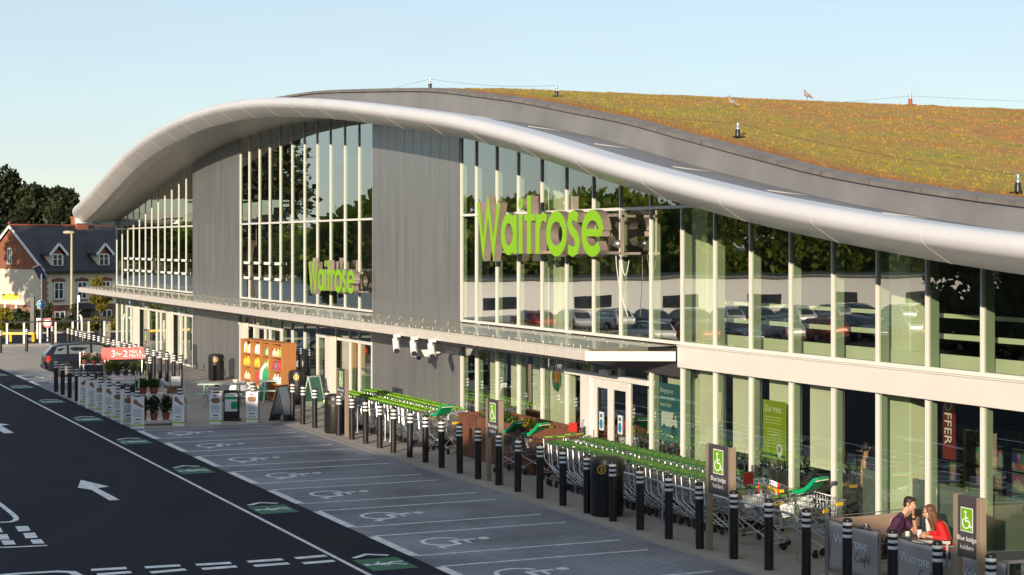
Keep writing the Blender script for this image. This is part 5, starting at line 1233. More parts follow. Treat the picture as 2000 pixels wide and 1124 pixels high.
# ------------------------------------------------------------------ car
M['carpaint'] = mat('dark_blue_car_paint', (.006, .0065, .014), .3, .0, var=.05, coat=.35, spec=.3)
M['carglass'] = glass_mat('car_glass', (.35, .38, .36), r0=.10, r1=.9, power=3)
M['carwindow'] = mat('car_window', (.13, .155, .145), .08, spec=.8)  # pale green-grey base colour stands for the building reflected in the side windows
M['taillight'] = mat('tail_light', (.55, .012, .01), .2, coat=.6)
def make_car(loc, rz, label, paint, group=None, simple=False):
    """front towards +x, length 4.3 m, sill to roof modelled as a loft of cross sections"""
    r = thing('estate_car', label, 'car', loc, rz, group)
    #   x      zlow  zbelt  hw    zroof hwroof
    st = [(-2.15, .42, .78, .66, .80, .60), (-2.10, .34, .92, .74, .96, .66), (-1.98, .28, .96, .79, 1.12, .66), (-1.72, .24, .97, .82, 1.36, .60), (-1.45, .22, .97, .83, 1.43, .585), (-.9, .2, .97, .84, 1.465, .585),
          (-.2, .2, .96, .84, 1.47, .585), (.3, .2, .95, .84, 1.43, .585), (.62, .2, .94, .84, 1.30, .60), (.98, .2, .93, .84, 1.03, .66), (1.15, .2, .90, .835, .94, .68), (1.6, .22, .84, .82, .875, .66), (1.95, .26, .74, .76, .78, .60), (2.12, .34, .62, .66, .66, .54), (2.16, .42, .56, .58, .58, .5)]
    secs = []
    for x, zl, zb, hw, zr, hr in st:
        zm = (zl + zb) / 2
        s = [(0, zl), (hw * .9, zl), (hw * .985, zl + .06), (hw, zm), (hw * .975, zb - .05), (hw * .95, zb), (hr + (hw * .95 - hr) * .45, zb + (zr - zb) * .6), (hr, zr - .03), (hr * .8, zr), (0, zr + .012)]
        secs.append([(x, -y, z) for y, z in s] + [(x, y, z) for y, z in reversed(s[1:-1])])
    b = MB(); n = len(secs[0]); b.add([p for q in secs for p in q], [(i * n + j, (i + 1) * n + j, (i + 1) * n + (j + 1) % n, i * n + (j + 1) % n) for i in range(len(secs) - 1) for j in range(n)] + [tuple(range(n)), tuple(reversed([(len(secs) - 1) * n + j for j in range(n)]))])
    b.build('body', paint, r, smooth=38)
    def side(poly, y_off, sgn):                 # polygon on the side of the cabin: (x, f) with f 0 belt..1 roof
        out = []
        for x, f in poly:
            zb = np.interp(x, [q[0] for q in st], [q[2] for q in st]); zr = np.interp(x, [q[0] for q in st], [q[4] for q in st]); hw = np.interp(x, [q[0] for q in st], [q[3] for q in st]) * .95; hr = np.interp(x, [q[0] for q in st], [q[5] for q in st])
            y = hr + (hw - hr) * ((1 - f) if f > .6 else 1 - f * .55 / .6); y = float(hw + (hr - hw) * (f * .55 / .6 if f < .6 else .55 + (f - .6) / .4 * .45))
            out.append((x, sgn * (y + y_off), float(zb + (zr - zb) * f)))
        return out
    for sgn in (-1, 1):
        for poly in ([(-1.78, .12), (-1.62, .84), (-1.22, .86), (-1.22, .1)], [(-1.12, .1), (-1.12, .86), (-.22, .86), (-.22, .1)], [(-.12, .1), (-.12, .86), (.32, .84), (.84, .14)]):
            a = side(poly, .008, sgn); c = side(poly, .002, sgn); k = len(a); b = MB()
            b.add(a + c, [tuple(range(k)) if sgn > 0 else tuple(reversed(range(k)))] + [(i, (i + 1) % k, k + (i + 1) % k, k + i) for i in range(k)]); b.build('side_window', M['carwindow'], r, smooth=0)
        for x in (-.17, -1.17, .95):
            b = MB(); a = side([(x, 0)], .004, sgn)[0]; b.box(x - .006, a[1] - .006, .34, x + .006, a[1] + .004, a[2]); 
            b.build('door_seam', M['black'], r, smooth=0)
        for x in (-.35, -1.3): 
            b = MB(); b.box(x - .1, sgn * .81, .80, x + .08, sgn * .835, .83); b.build('door_handle', paint, r, smooth=0, bevel=.006)
        b = MB(); b.box(-1.0, sgn * .83, .5, .9, sgn * .852, .56); b.build('side_strip', M['black'], r, smooth=0, bevel=.006)
        b = MB(); b.ball((.72, sgn * .93, 1.0), (.07, .11, .075), 10, 7); b.build('mirror', paint, r)
        b = MB(); b.add([(-2.13, sgn * .70, .70), (-2.04, sgn * .80, .70), (-2.02, sgn * .80, .94), (-2.08, sgn * .69, .94), (-1.95, sgn * .825, .70), (-1.93, sgn * .815, .94)], [(0, 1, 2, 3), (1, 4, 5, 2)]); b.build('tail_light', M['taillight'], r, smooth=0)
        b = MB(); b.add([(2.10, sgn * .45, .60), (2.04, sgn * .68, .60), (1.95, sgn * .70, .74), (2.02, sgn * .45, .74)], [(0, 1, 2, 3)]); b.build('headlight', M['white'], r, smooth=0)
        for x in (-1.32, 1.34):
            b = MB(); b.tube([(x, sgn * .845, .31), (x, sgn * .55, .31)], .375, 24); b.build('wheel_arch', M['dark'], r, smooth=35)
            b = MB(); b.tube([(x, sgn * .66, .305), (x, sgn * .70, .305), (x, sgn * .84, .305), (x, sgn * .86, .305)], [.26, .305, .305, .27], 24); w = b.build('wheel', M['rubber'], r, smooth=35)
            b = MB(); b.tube([(x, sgn * .855, .305), (x, sgn * .868, .305)], .19, 20)
            for q in range(6): a = 2 * PI * q / 6; b.bar((x + .04 * math.cos(a), sgn * .87, .305 + .04 * math.sin(a)), (x + .18 * math.cos(a), sgn * .865, .305 + .18 * math.sin(a)), .05, .012, (0, 1, 0))
            b.build('rim', M['steel'], w, smooth=35)
    b = MB(); b.add([(-2.07, -.52, 1.0), (-2.07, .52, 1.0), (-1.745, .50, 1.36), (-1.745, -.50, 1.36)], [(0, 1, 2, 3)]); M_ = Vector((-.02, 0, .015)); b.v = [tuple(Vector(p) + M_) for p in b.v]; b.build('rear_window', M['winglass'], r, smooth=0)
    b = MB(); b.add([(.64, -.56, 1.29), (.64, .56, 1.29), (1.0, .62, 1.02), (1.0, -.62, 1.02)], [(0, 1, 2, 3)]); b.v = [tuple(Vector(p) + Vector((.02, 0, .02))) for p in b.v]; b.build('windscreen', M['winglass'], r, smooth=0)
    b = MB(); b.box(-2.2, -.72, .36, -2.1, .72, .52); b.box(2.1, -.62, .32, 2.19, .62, .48); b.build('bumper', M['black'], r, smooth=0, bevel=.03)
    b = MB(); b.box(-2.13, -.26, .70, -2.115, .26, .81); b.build('number_plate', M['yellow'], r, smooth=0)
    for s in (-1, 1):
        b = MB(); b.tube([(-1.6, s * .53, 1.43), (-1.5, s * .53, 1.475), (.0, s * .53, 1.50), (.2, s * .53, 1.46)], .016, 6); b.build('roof_rail', M['black'], r)
    return r
car = make_car((14.75, 78.3, .005), R(-3), 'dark blue estate car parked in a bay beyond the plant racks', M['carpaint'])
# ------------------------------------------------------------------ house
HC = depth_at(87, 655, 138.0); ZB = HC.z
U = R(65.0)                                    # the front wall runs this way from +Y
house = thing('brick_house', 'brick and cream house with slate roof, two dormers and a chimney beyond the car park', 'house', (HC.x, HC.y, ZB), R(90) - U)
LH, WH = 12.5, 9.2                             # local x along the front, local y back; corner at the origin
EZ, RZ = 5.2, 8.6
b = MB()
b.box(0, 0, 0, LH, WH, 2.25); hb = b.build('wall', M['brick'], house, smooth=0)
b = MB(); b.box(.03, .03, 2.251, LH - .03, WH - .03, EZ); b.build('upper_wall', M['render'], house, smooth=0)
b = MB(); b.box(-.02, -.02, 2.2, LH + .02, WH + .02, 2.32); b.build('brick_band', M['brick'], house, smooth=0)
for x in (0, LH):
    b = MB(); b.prism([(0.0, EZ), (WH, EZ), (WH / 2, RZ - .1)], (x - .01 if x == 0 else x - .1, 0, 0), (0, 1, 0), (0, 0, 1), (.1, 0, 0)); b.build('gable', M['brick'], house, smooth=0)
for x in (0, LH):                               # quoins
    b = MB()
    for k in range(12):
        z = 2.33 + k * .238; w = .36 if k % 2 else .22
        b.box(x - .012 if x == 0 else x - w, -.005, z, x + w if x == 0 else x + .012, .2, z + .234); b.box(x - .012 if x == 0 else x - .2, .201, z, x + .2 if x == 0 else x + .012, w + .2, z + .234)
    b.build('quoin', M['brick'], house, smooth=0)
ov = .35
b = MB(); sl = (RZ - EZ) / (WH / 2)
b.prism([(-ov, EZ - ov * sl + .02), (WH / 2, RZ), (WH + ov, EZ - ov * sl + .02), (WH + ov, EZ - ov * sl + .14), (WH / 2, RZ + .14), (-ov, EZ - ov * sl + .14)][::-1], (-.22, 0, 0), (0, 1, 0), (0, 0, 1), (LH + .44, 0, 0)); roof = b.build('roof', M['slate'], house, smooth=0)
b = MB(); b.tube([(-.22, WH / 2, RZ + .14), (LH + .22, WH / 2, RZ + .14)], .09, 8); b.ball((-.2, WH / 2, RZ + .3), .1, 8, 6); b.build('ridge_tile', M['terracotta'], roof)
b = MB(); b.box(-.2, -ov - .1, EZ - ov * sl - .08, LH + .2, -ov + .02, EZ - ov * sl + .05); b.build('gutter', M['black'], roof, smooth=0)
b = MB(); b.box(-.2, -.02, EZ - .22, LH + .2, -.001, EZ - .04); b.build('eaves_board', M['timber_white'], house, smooth=0)
b = MB(); b.bar((-.235, -ov, EZ - ov * sl + .03), (-.235, WH / 2, RZ + .03), .03, .22, (0, -1, .5)); b.bar((-.235, WH + ov, EZ - ov * sl + .03), (-.235, WH / 2, RZ + .03), .03, .22, (0, 1, .5)); b.build('barge_board', M['timber_white'], house, smooth=0)
b = MB(); cx = 6.0; b.box(cx, WH / 2 - .45, RZ - .5, cx + 1.1, WH / 2 + .45, RZ + .75); b.box(cx - .06, WH / 2 - .51, RZ + .751, cx + 1.16, WH / 2 + .51, RZ + .9)
for q in (.3, .8): b.lathe([(.14, 0), (.11, .4)], (cx + q, WH / 2, RZ + .9), 10)
b.build('chimney', M['brick'], roof, smooth=0)
def hwin(x, z, w, h, y=-.02, par=house, arch=True, axis=0):
    u, n = (Vector((1, 0, 0)), Vector((0, -1, 0))) if axis == 0 else (Vector((0, 1, 0)), Vector((-1, 0, 0)))
    o = (Vector((x, y, z)) if axis == 0 else Vector((y, x, z)))
    b = MB(); b.ring([(-w / 2, 0), (w / 2, 0), (w / 2, h), (-w / 2, h)], [(-w / 2 + .09, .09), (w / 2 - .09, .09), (w / 2 - .09, h - .09), (-w / 2 + .09, h - .09)], o, u, (0, 0, 1), n * .05)
    b.prism([(-.05, .091), (.05, .091), (.05, h - .091), (-.05, h - .091)], o, u, (0, 0, 1), n * .045)
    b.prism([(-w / 2 + .091, h * .55), (-.051, h * .55), (-.051, h * .55 + .05), (-w / 2 + .091, h * .55 + .05)], o, u, (0, 0, 1), n * .04); b.prism([(.051, h * .55), (w / 2 - .091, h * .55), (w / 2 - .091, h * .55 + .05), (.051, h * .55 + .05)], o, u, (0, 0, 1), n * .04)
    f = b.build('window', M['timber_white'], par, smooth=0)
    b = MB(); b.prism([(-w / 2 + .08, .08), (w / 2 - .08, .08), (w / 2 - .08, h - .08), (-w / 2 + .08, h - .08)], o, u, (0, 0, 1), n * .015); b.build('pane', M['winglass'], f, smooth=0)
    if arch:
        b = MB(); b.prism([(-w / 2 - .12, h + .001), (w / 2 + .12, h + .001), (w / 2 + .2, h + .2), (0, h + .33), (-w / 2 - .2, h + .2)], o, u, (0, 0, 1), n * .045); b.build('brick_arch', M['brick'], f, smooth=0); b = MB(); b.prism([(-w / 2 - .1, -.14), (w / 2 + .1, -.14), (w / 2 + .1, -.001), (-w / 2 - .1, -.001)], o, u, (0, 0, 1), n * .06); b.build('window_sill', M['brick'], f, smooth=0)
for x in (1.3, 3.5, 5.8, 8.6): hwin(x, 2.78, .9, 1.4)
for x in (1.4, 5.9): hwin(x, .55, 1.0, 1.3)
hwin(WH / 2 + .2, 5.55, .62, 1.35, -.025, axis=1, arch=False); hwin(WH * .42, .35, 1.1, 1.1, -.025, axis=1, arch=False)
b = MB(); b.box(3.3, -.05, .05, 4.25, -.001, 2.05); b.build('front_door', M['black'], house, smooth=0)
b = MB(); b.add([(2.8, -1.1, 2.05), (4.8, -1.1, 2.05), (4.8, -.001, 2.45), (2.8, -.001, 2.45), (2.8, -1.1, 1.97), (4.8, -1.1, 1.97), (4.8, -.001, 1.97), (2.8, -.001, 1.97)], [(0, 1, 2, 3), (7, 6, 5, 4), (0, 4, 5, 1), (1, 5, 6, 2), (3, 7, 4, 0)]); b.build('door_canopy', M['slate'], house, smooth=0)
b = MB(); b.bar((2.85, -.9, 1.96), (2.85, -.02, 1.4), .08, .08); b.bar((4.75, -.9, 1.96), (4.75, -.02, 1.4), .08, .08); b.build('canopy_strut', M['timber_white'], house, smooth=0)
for x in (1.35, 5.8):
    b = MB(); b.box(x - .6, .25, EZ + .15, x + .6, 2.2, EZ + 1.15); d = b.build('dormer', M['render'], house, smooth=0)
    b = MB(); b.prism([(-.85, EZ + 1.12), (0, EZ + 2.0), (.85, EZ + 1.12), (.85, EZ + 1.24), (0, EZ + 2.13), (-.85, EZ + 1.24)], (x, .0, 0), (1, 0, 0), (0, 0, 1), (0, 2.7, 0)); b.build('dormer_roof', M['slate'], d, smooth=0)
    b = MB(); b.bar((x - .86, -.02, EZ + 1.12), (x, -.02, EZ + 2.02), .04, .2, (0, 0, 1)); b.bar((x + .86, -.02, EZ + 1.12), (x, -.02, EZ + 2.02), .04, .2, (0, 0, 1)); b.build('barge_board', M['timber_white'], d, smooth=0)
    b = MB(); b.prism([(-.6, EZ + 1.151), (.6, EZ + 1.151), (0, EZ + 1.85)], (x, .25, 0), (1, 0, 0), (0, 0, 1), (0, .05, 0)); b.build('dormer_gable', M['terracotta'], d, smooth=0)
    hwin(x, EZ + .22, .95, 1.0, .24, d, False)
# lower wing to the right
wing = thing('brick_house', 'second brick house with dark roof half hidden behind the shop end', 'house', (HC.x + 13.4, HC.y + 9.4, ZB), R(90) - U)
b = MB(); b.box(0, 0, 0, 12, 7, 4.6); b.build('wall', M['brick'], wing, smooth=0)
b = MB(); b.prism([(-.3, 4.5), (7.3, 4.5), (3.5, 7.0)], (-.2, 0, 0), (0, 1, 0), (0, 0, 1), (12.4, 0, 0)); b.build('roof', M['slate'], wing, smooth=0)
# ------------------------------------------------------------------ trees and shrubs
M['oak'] = leaf_mat('oak_leaf', (.010, .019, .006), (.036, .048, .012), .5, .25)
M['oak2'] = leaf_mat('hedge_leaf', (.02, .035, .008), (.06, .075, .015), 1.2, .25)
M['autumn'] = leaf_mat('yellow_green_leaf', (.10, .10, .012), (.20, .17, .02), .6, .35)
M['autumn2'] = leaf_mat('amber_leaf', (.12, .13, .012), (.26, .19, .02), 1.5, .35)
def tree(name, label, loc, H, cr, nl, size, m, seed, group=None, base=.3, squash=1.0, nclump=26, cat='tree'):
    r = thing(name, label, cat, loc, 0, group); rg = np.random.default_rng(seed); rn_ = random.Random(seed)
    cz = H * (base + (1 - base) / 2); rz_ = H * (1 - base) / 2
    b = MB(); tr = max(.06, H * .022)
    b.tube([(0, 0, -.3), (0, 0, H * .1), (tr * .5, 0, H * .35), (-tr * .4, tr * .3, H * .6), (0, 0, H * .82)], [tr * 1.3, tr, tr * .85, tr * .5, tr * .15], 8)
    cl = []
    for k in range(nclump):
        d = rg.normal(0, 1, 3); d /= np.linalg.norm(d); q = rg.random() ** .4
        c = np.array([d[0] * cr * q * .85, d[1] * cr * q * .85, cz + d[2] * rz_ * q * .85]); cl.append((c, cr * (.20 + .22 * rg.random())))
        if k < 12:
            z0 = H * (base * .8 + .3 * rg.random()); b.tube([(0, 0, z0), (c[0] * .5, c[1] * .5, (z0 + c[2]) / 2 + .1), tuple(c)], [tr * .45, tr * .28, tr * .08], 5)
    b.build('trunk', M['trunk'], r)
    per = nl // nclump; Vs = []
    for c, rad in cl:
        d = rg.normal(0, 1, (per, 3)); d /= np.linalg.norm(d, axis=1, keepdims=True); rr = rad * rg.random(per) ** .4
        p = c + d * rr[:, None] * np.array([1, 1, squash]); a = rg.normal(0, 1, (per, 3)) + d * .8; a /= np.linalg.norm(a, axis=1, keepdims=True)
        t2 = np.cross(a, rg.normal(0, 1, (per, 3))); t2 /= np.linalg.norm(t2, axis=1, keepdims=True); s = size * (.6 + .8 * rg.random(per))[:, None]
        Vs.append(np.stack([p, p + a * s * .5 + t2 * s * .35, p + a * s, p + a * s * .5 - t2 * s * .35], 1).reshape(-1, 3))
    V = np.concatenate(Vs); fast_mesh('crown', V, np.arange(len(V)).reshape(-1, 4), m, r)
    return r
def tree_px(px, ptop, pw, d, label, m, seed, nl=9000, size=.42, zb=-1.2, name='oak_tree', base=.25, group='trees behind the house', squash=1.0, nc=34):
    p = depth_at(px, ptop, d); cr = pw / 2 * d / F_PX
    return tree(name, label, (p.x, p.y, zb), p.z - zb, cr, nl, size, m, seed, group, base, squash, nc)
tree_px(8, 322, 120, 178, 'tall dark oak at the left edge behind the gable', M['oak'], 1, 14000, .5, nc=44)
tree_px(62, 345, 90, 172, 'dark oak rising behind the house ridge, left of centre', M['oak'], 2, 11000, .5, nc=40)
tree_px(118, 352, 90, 168, 'dark rounded oak behind the chimney', M['oak'], 3, 13000, .45, nc=44)
tree_px(150, 400, 70, 176, 'smaller dark oak between the chimney and the roof tip', M['oak'], 4, 8000, .45)
tree_px(205, 440, 70, 165, 'yellow green tree behind the right dormer, below the roof tip', M['autumn'], 5, 9000, .4)
tree('shade_oak', 'unseen broad oak put left of the gable to cast tree shade on it', (5.5, 123, -.5), 15.5, 4.6, 9000, .5, M['oak'], 31, None, .42, 1.0, 36)  # unseen tree, its high crown set to shade the upper gable
tree_px(-60, 340, 140, 190, 'broad dark oak mostly beyond the left edge', M['oak'], 6, 9000, .6)
p = ground_at(196, 668); tree('young_tree', 'young amber green street tree before the house', (p[0], p[1], 0), 3.75, .75, 2600, .16, M['autumn2'], 7, None, .52, 1.0, 16)
p = ground_at(4, 663); tree('golden_conifer', 'bright golden conifer shrub at the far left edge', (p[0], p[1], 0), 2.2, .65, 2600, .14, M['leaf_gold'], 8, None, .05, 1.2, 18, 'shrub')
p = ground_at(97, 655); tree('slim_conifer', 'slim green conifer before the house corner', (p[0], p[1], 0), 2.3, .42, 1600, .13, M['oak2'], 9, 'slim conifers by the house', .05, 1.5, 14, 'shrub')
p = ground_at(141, 655); tree('slim_conifer', 'slim green conifer behind the lamp post', (p[0], p[1], 0), 2.1, .36, 1400, .13, M['oak2'], 10, 'slim conifers by the house', .05, 1.5, 14, 'shrub')
def hedge(pa, pb, d, h, depth, n, m, label, seed):
    a, c = depth_at(pa, 650, d), depth_at(pb, 650, d); rg = np.random.default_rng(seed); r = thing('hedge', label, 'hedge', ((a.x + c.x) / 2, (a.y + c.y) / 2, 0), 0)
    t = rg.random(n); hh = h * (.72 + .28 * np.sin(t * 19 + seed) * np.sin(t * 7)); z = hh * rg.random(n) ** .7
    w = (rg.random(n) - .5) * depth; ux, uy = (c.x - a.x), (c.y - a.y); L = math.hypot(ux, uy)
    p = np.stack([(t - .5) * ux - uy / L * w, (t - .5) * uy + ux / L * w, z], -1)
    q = rg.normal(0, 1, (n, 3)); q /= np.linalg.norm(q, axis=1, keepdims=True); q2 = np.cross(q, rg.normal(0, 1, (n, 3))); q2 /= np.linalg.norm(q2, axis=1, keepdims=True); s = .2 * (.6 + .8 * rg.random(n))[:, None]
    V = np.stack([p, p + q * s * .5 + q2 * s * .35, p + q * s, p + q * s * .5 - q2 * s * .35], 1).reshape(-1, 3)
    fast_mesh('foliage', V, np.arange(4 * n).reshape(-1, 4), m, r)
    b = MB()
    for k in range(12): b.tube([((k / 11 - .5) * ux, (k / 11 - .5) * uy, -.2), ((k / 11 - .5) * ux + .1, (k / 11 - .5) * uy, h * .7)], .03, 5)
    b.build('stem', M['trunk'], r)
hedge(12, 84, 121, 1.35, 1.4, 7000, M['oak2'], 'dark clipped hedge in front of the white gable wall', 2)
hedge(175, 230, 118, .9, 1.2, 3500, M['autumn'], 'low yellowish hedge under the young street tree', 3)
hedge(100, 150, 119, .7, 1.0, 3500, M['oak2'], 'low green planting before the house door', 4)
# ------------------------------------------------------------------ lamp, railing, barrier, signs in the distance
p = ground_at(140, 652)
r = thing('street_lamp', 'tall pale street lamp in front of the house', 'street lamp', (p[0], p[1], 0)); hl = EYE + (YH - 455) / F_PX * (p[0] * ST + p[1] * CT)
M['lamp_post'] = mat('pale_olive_post', (.38, .36, .22), .5, .2)
b = MB(); b.tube([(0, 0, 0), (0, 0, 1.2), (0, 0, hl)], [.13, .11, .07], 10); b.build('post', M['lamp_post'], r)
b = MB(); u = Vector((-CT, ST, 0)); b.tube([tuple(u * t + Vector((0, 0, hl + .02))) for t in (-.15, .05, .35, .55)], [.06, .1, .13, .07], 10); b.build('lamp_head', M['lamp_post'], r)
r = thing('railing', 'long railing with white posts and dark top rail across the back of the yard', 'railing', (*ground_at(107, 672), 0)); o = Vector((*ground_at(107, 672), 0))
xa = Vector((*ground_at(-25, 677), 0)) - o; xb = Vector((*ground_at(225, 670), 0)) - o
for k, px in enumerate((-20, 12, 45, 76, 106, 139, 170, 200)):
    a = Vector((*ground_at(px, 676 - px * .03), 0)); dxy = a - o; s = dxy.dot((xb - xa).normalized()) ; q = (xb - xa).normalized() * s + (xa - (xb - xa).normalized() * xa.dot((xb - xa).normalized())); q.z = 0
    b = MB(); b.box(q.x - .05, q.y - .05, 0, q.x + .05, q.y + .05, 1.3); b.build('post', M['white'], r, smooth=0)
b = MB(); b.bar(xa + Vector((0, 0, 1.34)), xb + Vector((0, 0, 1.34)), .09, .08); b.build('top_rail', M['darkgrey'], r, smooth=0)
r = thing('height_barrier', 'low bright yellow barrier at the far left before the hedge', 'barrier', (*ground_at(35, 668), 0)); o = Vector((*ground_at(35, 668), 0)); d = Vector((CT, -ST, 0))
b = MB(); b.bar(d * -2.2 + Vector((0, 0, .5)), d * .95 + Vector((0, 0, .5)), .12, .14); b.build('rail', M['yellow'], r, smooth=0)
for t in (-1.6, -.45, .9): b = MB(); b.box(d.x * t - .07, d.y * t - .07, 0, d.x * t + .07, d.y * t + .07, .56 if t > 0 else .43); b.build('post', M['yellow'], r, smooth=0)
p = ground_at(64, 666); r = thing('ticket_column', 'tall dark slim cabinet column beside the yellow barrier', 'cabinet', (p[0], p[1], 0), -TH)
b = MB(); b.box(-.14, -.12, 0, .12, .12, 2.65); b.build('body', M['darkgrey'], r, smooth=0, bevel=.02); b = MB(); b.box(-.2, -.16, 0, .18, .16, .35); b.build('base', M['black'], r, smooth=0)
p = ground_at(81, 664); r = thing('solar_sign_post', 'pole with tilted solar panel and round blue arrow sign', 'sign post', (p[0], p[1], 0), -TH)
b = MB(); b.tube([(0, 0, 0), (0, 0, 4.0)], .045, 8); b.build('pole', M['steel'], r)
M['solar'] = mat('solar_cells', (.02, .025, .06), .15, coat=.5)
b = MB(); b.M = Matrix.Translation((-.08, 0, 4.1)) @ Matrix.Rotation(R(-20), 4, 'Y') @ Matrix.Rotation(R(35), 4, 'X'); b.box(-.26, -.025, -.52, .26, .025, .52); b.build('solar_panel', M['steel'], r, smooth=0)
b = MB(); b.M = Matrix.Translation((-.08, 0, 4.1)) @ Matrix.Rotation(R(-20), 4, 'Y') @ Matrix.Rotation(R(35), 4, 'X'); b.box(-.23, -.03, -.49, .23, -.0255, .49); b.build('solar_cells', M['solar'], r, smooth=0)
b = MB(); b.tube([(0, -.05, 2.15), (0, -.07, 2.15)], .27, 20); b.build('sign_disc', M['white'], r, smooth=35); b = MB(); b.tube([(0, -.0701, 2.15), (0, -.08, 2.15)], .24, 20); b.build('sign_face', M['notice_blue'], r, smooth=35)
b = MB(); b.stroke([(0, -.13), (0, .1)], .05, (0, -.0801, 2.15), (1, 0, 0), (0, 0, 1), (0, -.004, 0)); b.stroke([(-.1, .02), (0, .13), (.1, .02)], .045, (0, -.0801, 2.15), (1, 0, 0), (0, 0, 1), (0, -.006, 0)); b.build('arrow', M['white'], r, smooth=0)
b = MB(); b.box(-.3, -.04, 1.18, .55, -.01, 1.32); b.box(-.3, -.03, .02, -.2, .03, 1.18); b.build('cross_board', M['white'], r, smooth=0)
p = ground_at(93, 667); r = thing('round_road_sign', 'round red and white road sign seen beside the blue arrow pole', 'road sign', (p[0], p[1], 0), -TH)
b = MB(); b.tube([(0, 0, 0), (0, 0, 1.2)], .05, 8); b.build('pole', M['white'], r); b = MB(); b.tube([(0, -.05, 1.1), (0, -.07, 1.1)], .3, 20); b.build('sign_disc', M['red'], r, smooth=35); b = MB(); b.tube([(0, -.0701, 1.1), (0, -.078, 1.1)], .2, 20); b.build('sign_face', M['white'], r, smooth=35)
p = ground_at(152, 667); r = thing('street_sign', 'slim white pole with small sign standing right of the lamp', 'sign', (p[0], p[1], 0), -TH)
b = MB(); b.tube([(0, 0, 0), (0, 0, 2.7)], .04, 8); b.build('pole', M['white'], r); b = MB(); b.box(-.02, -.041, 2.35, .13, .0, 2.75); b.build('plate', M['white'], r, smooth=0)
p = ground_at(160, 672); r = thing('curved_post', 'white post with curved top standing behind the bollards', 'post', (p[0], p[1], 0), -TH)
b = MB(); b.tube([(0, 0, 0), (0, 0, 1.3), (-.03, 0, 1.55), (-.12, 0, 1.7)], [.06, .06, .07, .05], 8); b.build('post', M['white'], r)
q = depth_at(20, 580, 130); r = thing('yellow_sign', 'bright yellow rectangular sign before the white gable wall', 'sign', (q.x, q.y, 0), -TH); q2 = q.z
b = MB(); b.box(-.6, -.02, q2 - .22, .62, .02, q2 + .22); b.build('panel', M['signyellow'] if 'signyellow' in M else mat('vivid_yellow', (.85, .72, .0), .5), r, smooth=0)
b = MB(); b.box(-.45, .021, -.5, -.38, .07, q2); b.box(.38, .021, -.5, .45, .07, q2); b.build('post', M['steel'], r, smooth=0)
# ------------------------------------------------------------------ people
M['hair_dark'] = mat('dark_brown_hair', (.022, .012, .008), .55, var=.3, scale=40, stretch=(6, 6, 1)); M['hair_brown'] = mat('long_brown_hair', (.12, .045, .02), .5, var=.3, scale=30, stretch=(8, 8, 1))
M['shirt'] = mat('purple_shirt', (.045, .010, .045), .8, var=.15, scale=8); M['redtop'] = mat('red_top', (.62, .012, .012), .75, var=.1, scale=8)
M['denim'] = mat('dark_denim', (.03, .035, .06), .85, var=.15, scale=20); M['navy'] = mat('navy_jacket', (.02, .022, .045), .8, var=.15, scale=8)
def soft(b, name, m, parent, voxel=.011, it=3):
    o = b.build(name, m, parent, smooth=180)
    q = o.modifiers.new('remesh', 'REMESH'); q.mode = 'VOXEL'; q.voxel_size = voxel; q.use_smooth_shade = True
    s = o.modifiers.new('smooth', 'SMOOTH'); s.iterations = it; s.factor = .5
    return o
def hand(b, wrist, d, palm_n, curl=.5):
    """palm and five fingers; d = pointing direction, palm_n = direction the palm faces"""
    w, d, n = Vector(wrist), Vector(d).normalized(), Vector(palm_n); n = (n - d * n.dot(d)).normalized(); s = d.cross(n)
    for k in (-1.5, -.5, .5, 1.5): b.capsule(w + s * k * .010, w + d * .085 + s * k * .019, .015, .0125, 8)
    for k, L in ((-1.5, .058), (-.5, .078), (.5, .082), (1.5, .070)):
        p0 = w + d * .085 + s * k * .020; d1 = (d + n * curl * .7).normalized(); d2 = (d + n * curl * 2.2).normalized()
        p1 = p0 + d1 * L * .55; b.capsule(p0, p1, .0098, .009, 8); b.capsule(p1, p1 + d2 * L * .45, .009, .0075, 8)
    t0 = w + d * .03 + s * .034; t1 = t0 + (d * .7 + s * .7 + n * .3).normalized() * .04; b.capsule(t0, t1, .0125, .0105, 8); b.capsule(t1, t1 + (d + n * .5).normalized() * .03, .0105, .0085, 8)
def head(b, c, f, up, k=1.0):
    c, f, up = Vector(c), Vector(f).normalized(), Vector(up); up = (up - f * up.dot(f)).normalized(); s = up.cross(f)
    P = lambda x, y, z: c + (f * x + s * y + up * z) * k
    rot = Matrix((f, s, up)).transposed()
    b.ball(P(-.012, 0, .035), (.098 * k, .076 * k, .088 * k), 18, 12, rot); b.ball(P(.025, 0, -.03), (.068 * k, .062 * k, .085 * k), 16, 10, rot)
    b.capsule(P(.045, -.022, -.095), P(.045, .022, -.095), .026 * k, .026 * k, 8); b.capsule(P(.04, -.05, -.05), P(.055, -.02, -.09), .02 * k, .022 * k, 8); b.capsule(P(.04, .05, -.05), P(.055, .02, -.09), .02 * k, .022 * k, 8)
    b.capsule(P(.088, 0, .012), P(.108, 0, -.028), .010 * k, .0155 * k, 8); b.capsule(P(.078, -.035, .028), P(.078, .035, .028), .013 * k, .013 * k, 8)
    b.capsule(P(.088, -.018, -.062), P(.088, .018, -.062), .0095 * k, .0095 * k, 8)
    for q in (-1, 1): b.ball(P(-.01, q * .078, -.005), (.022 * k, .011 * k, .034 * k), 8, 6, rot)
    return P, rot
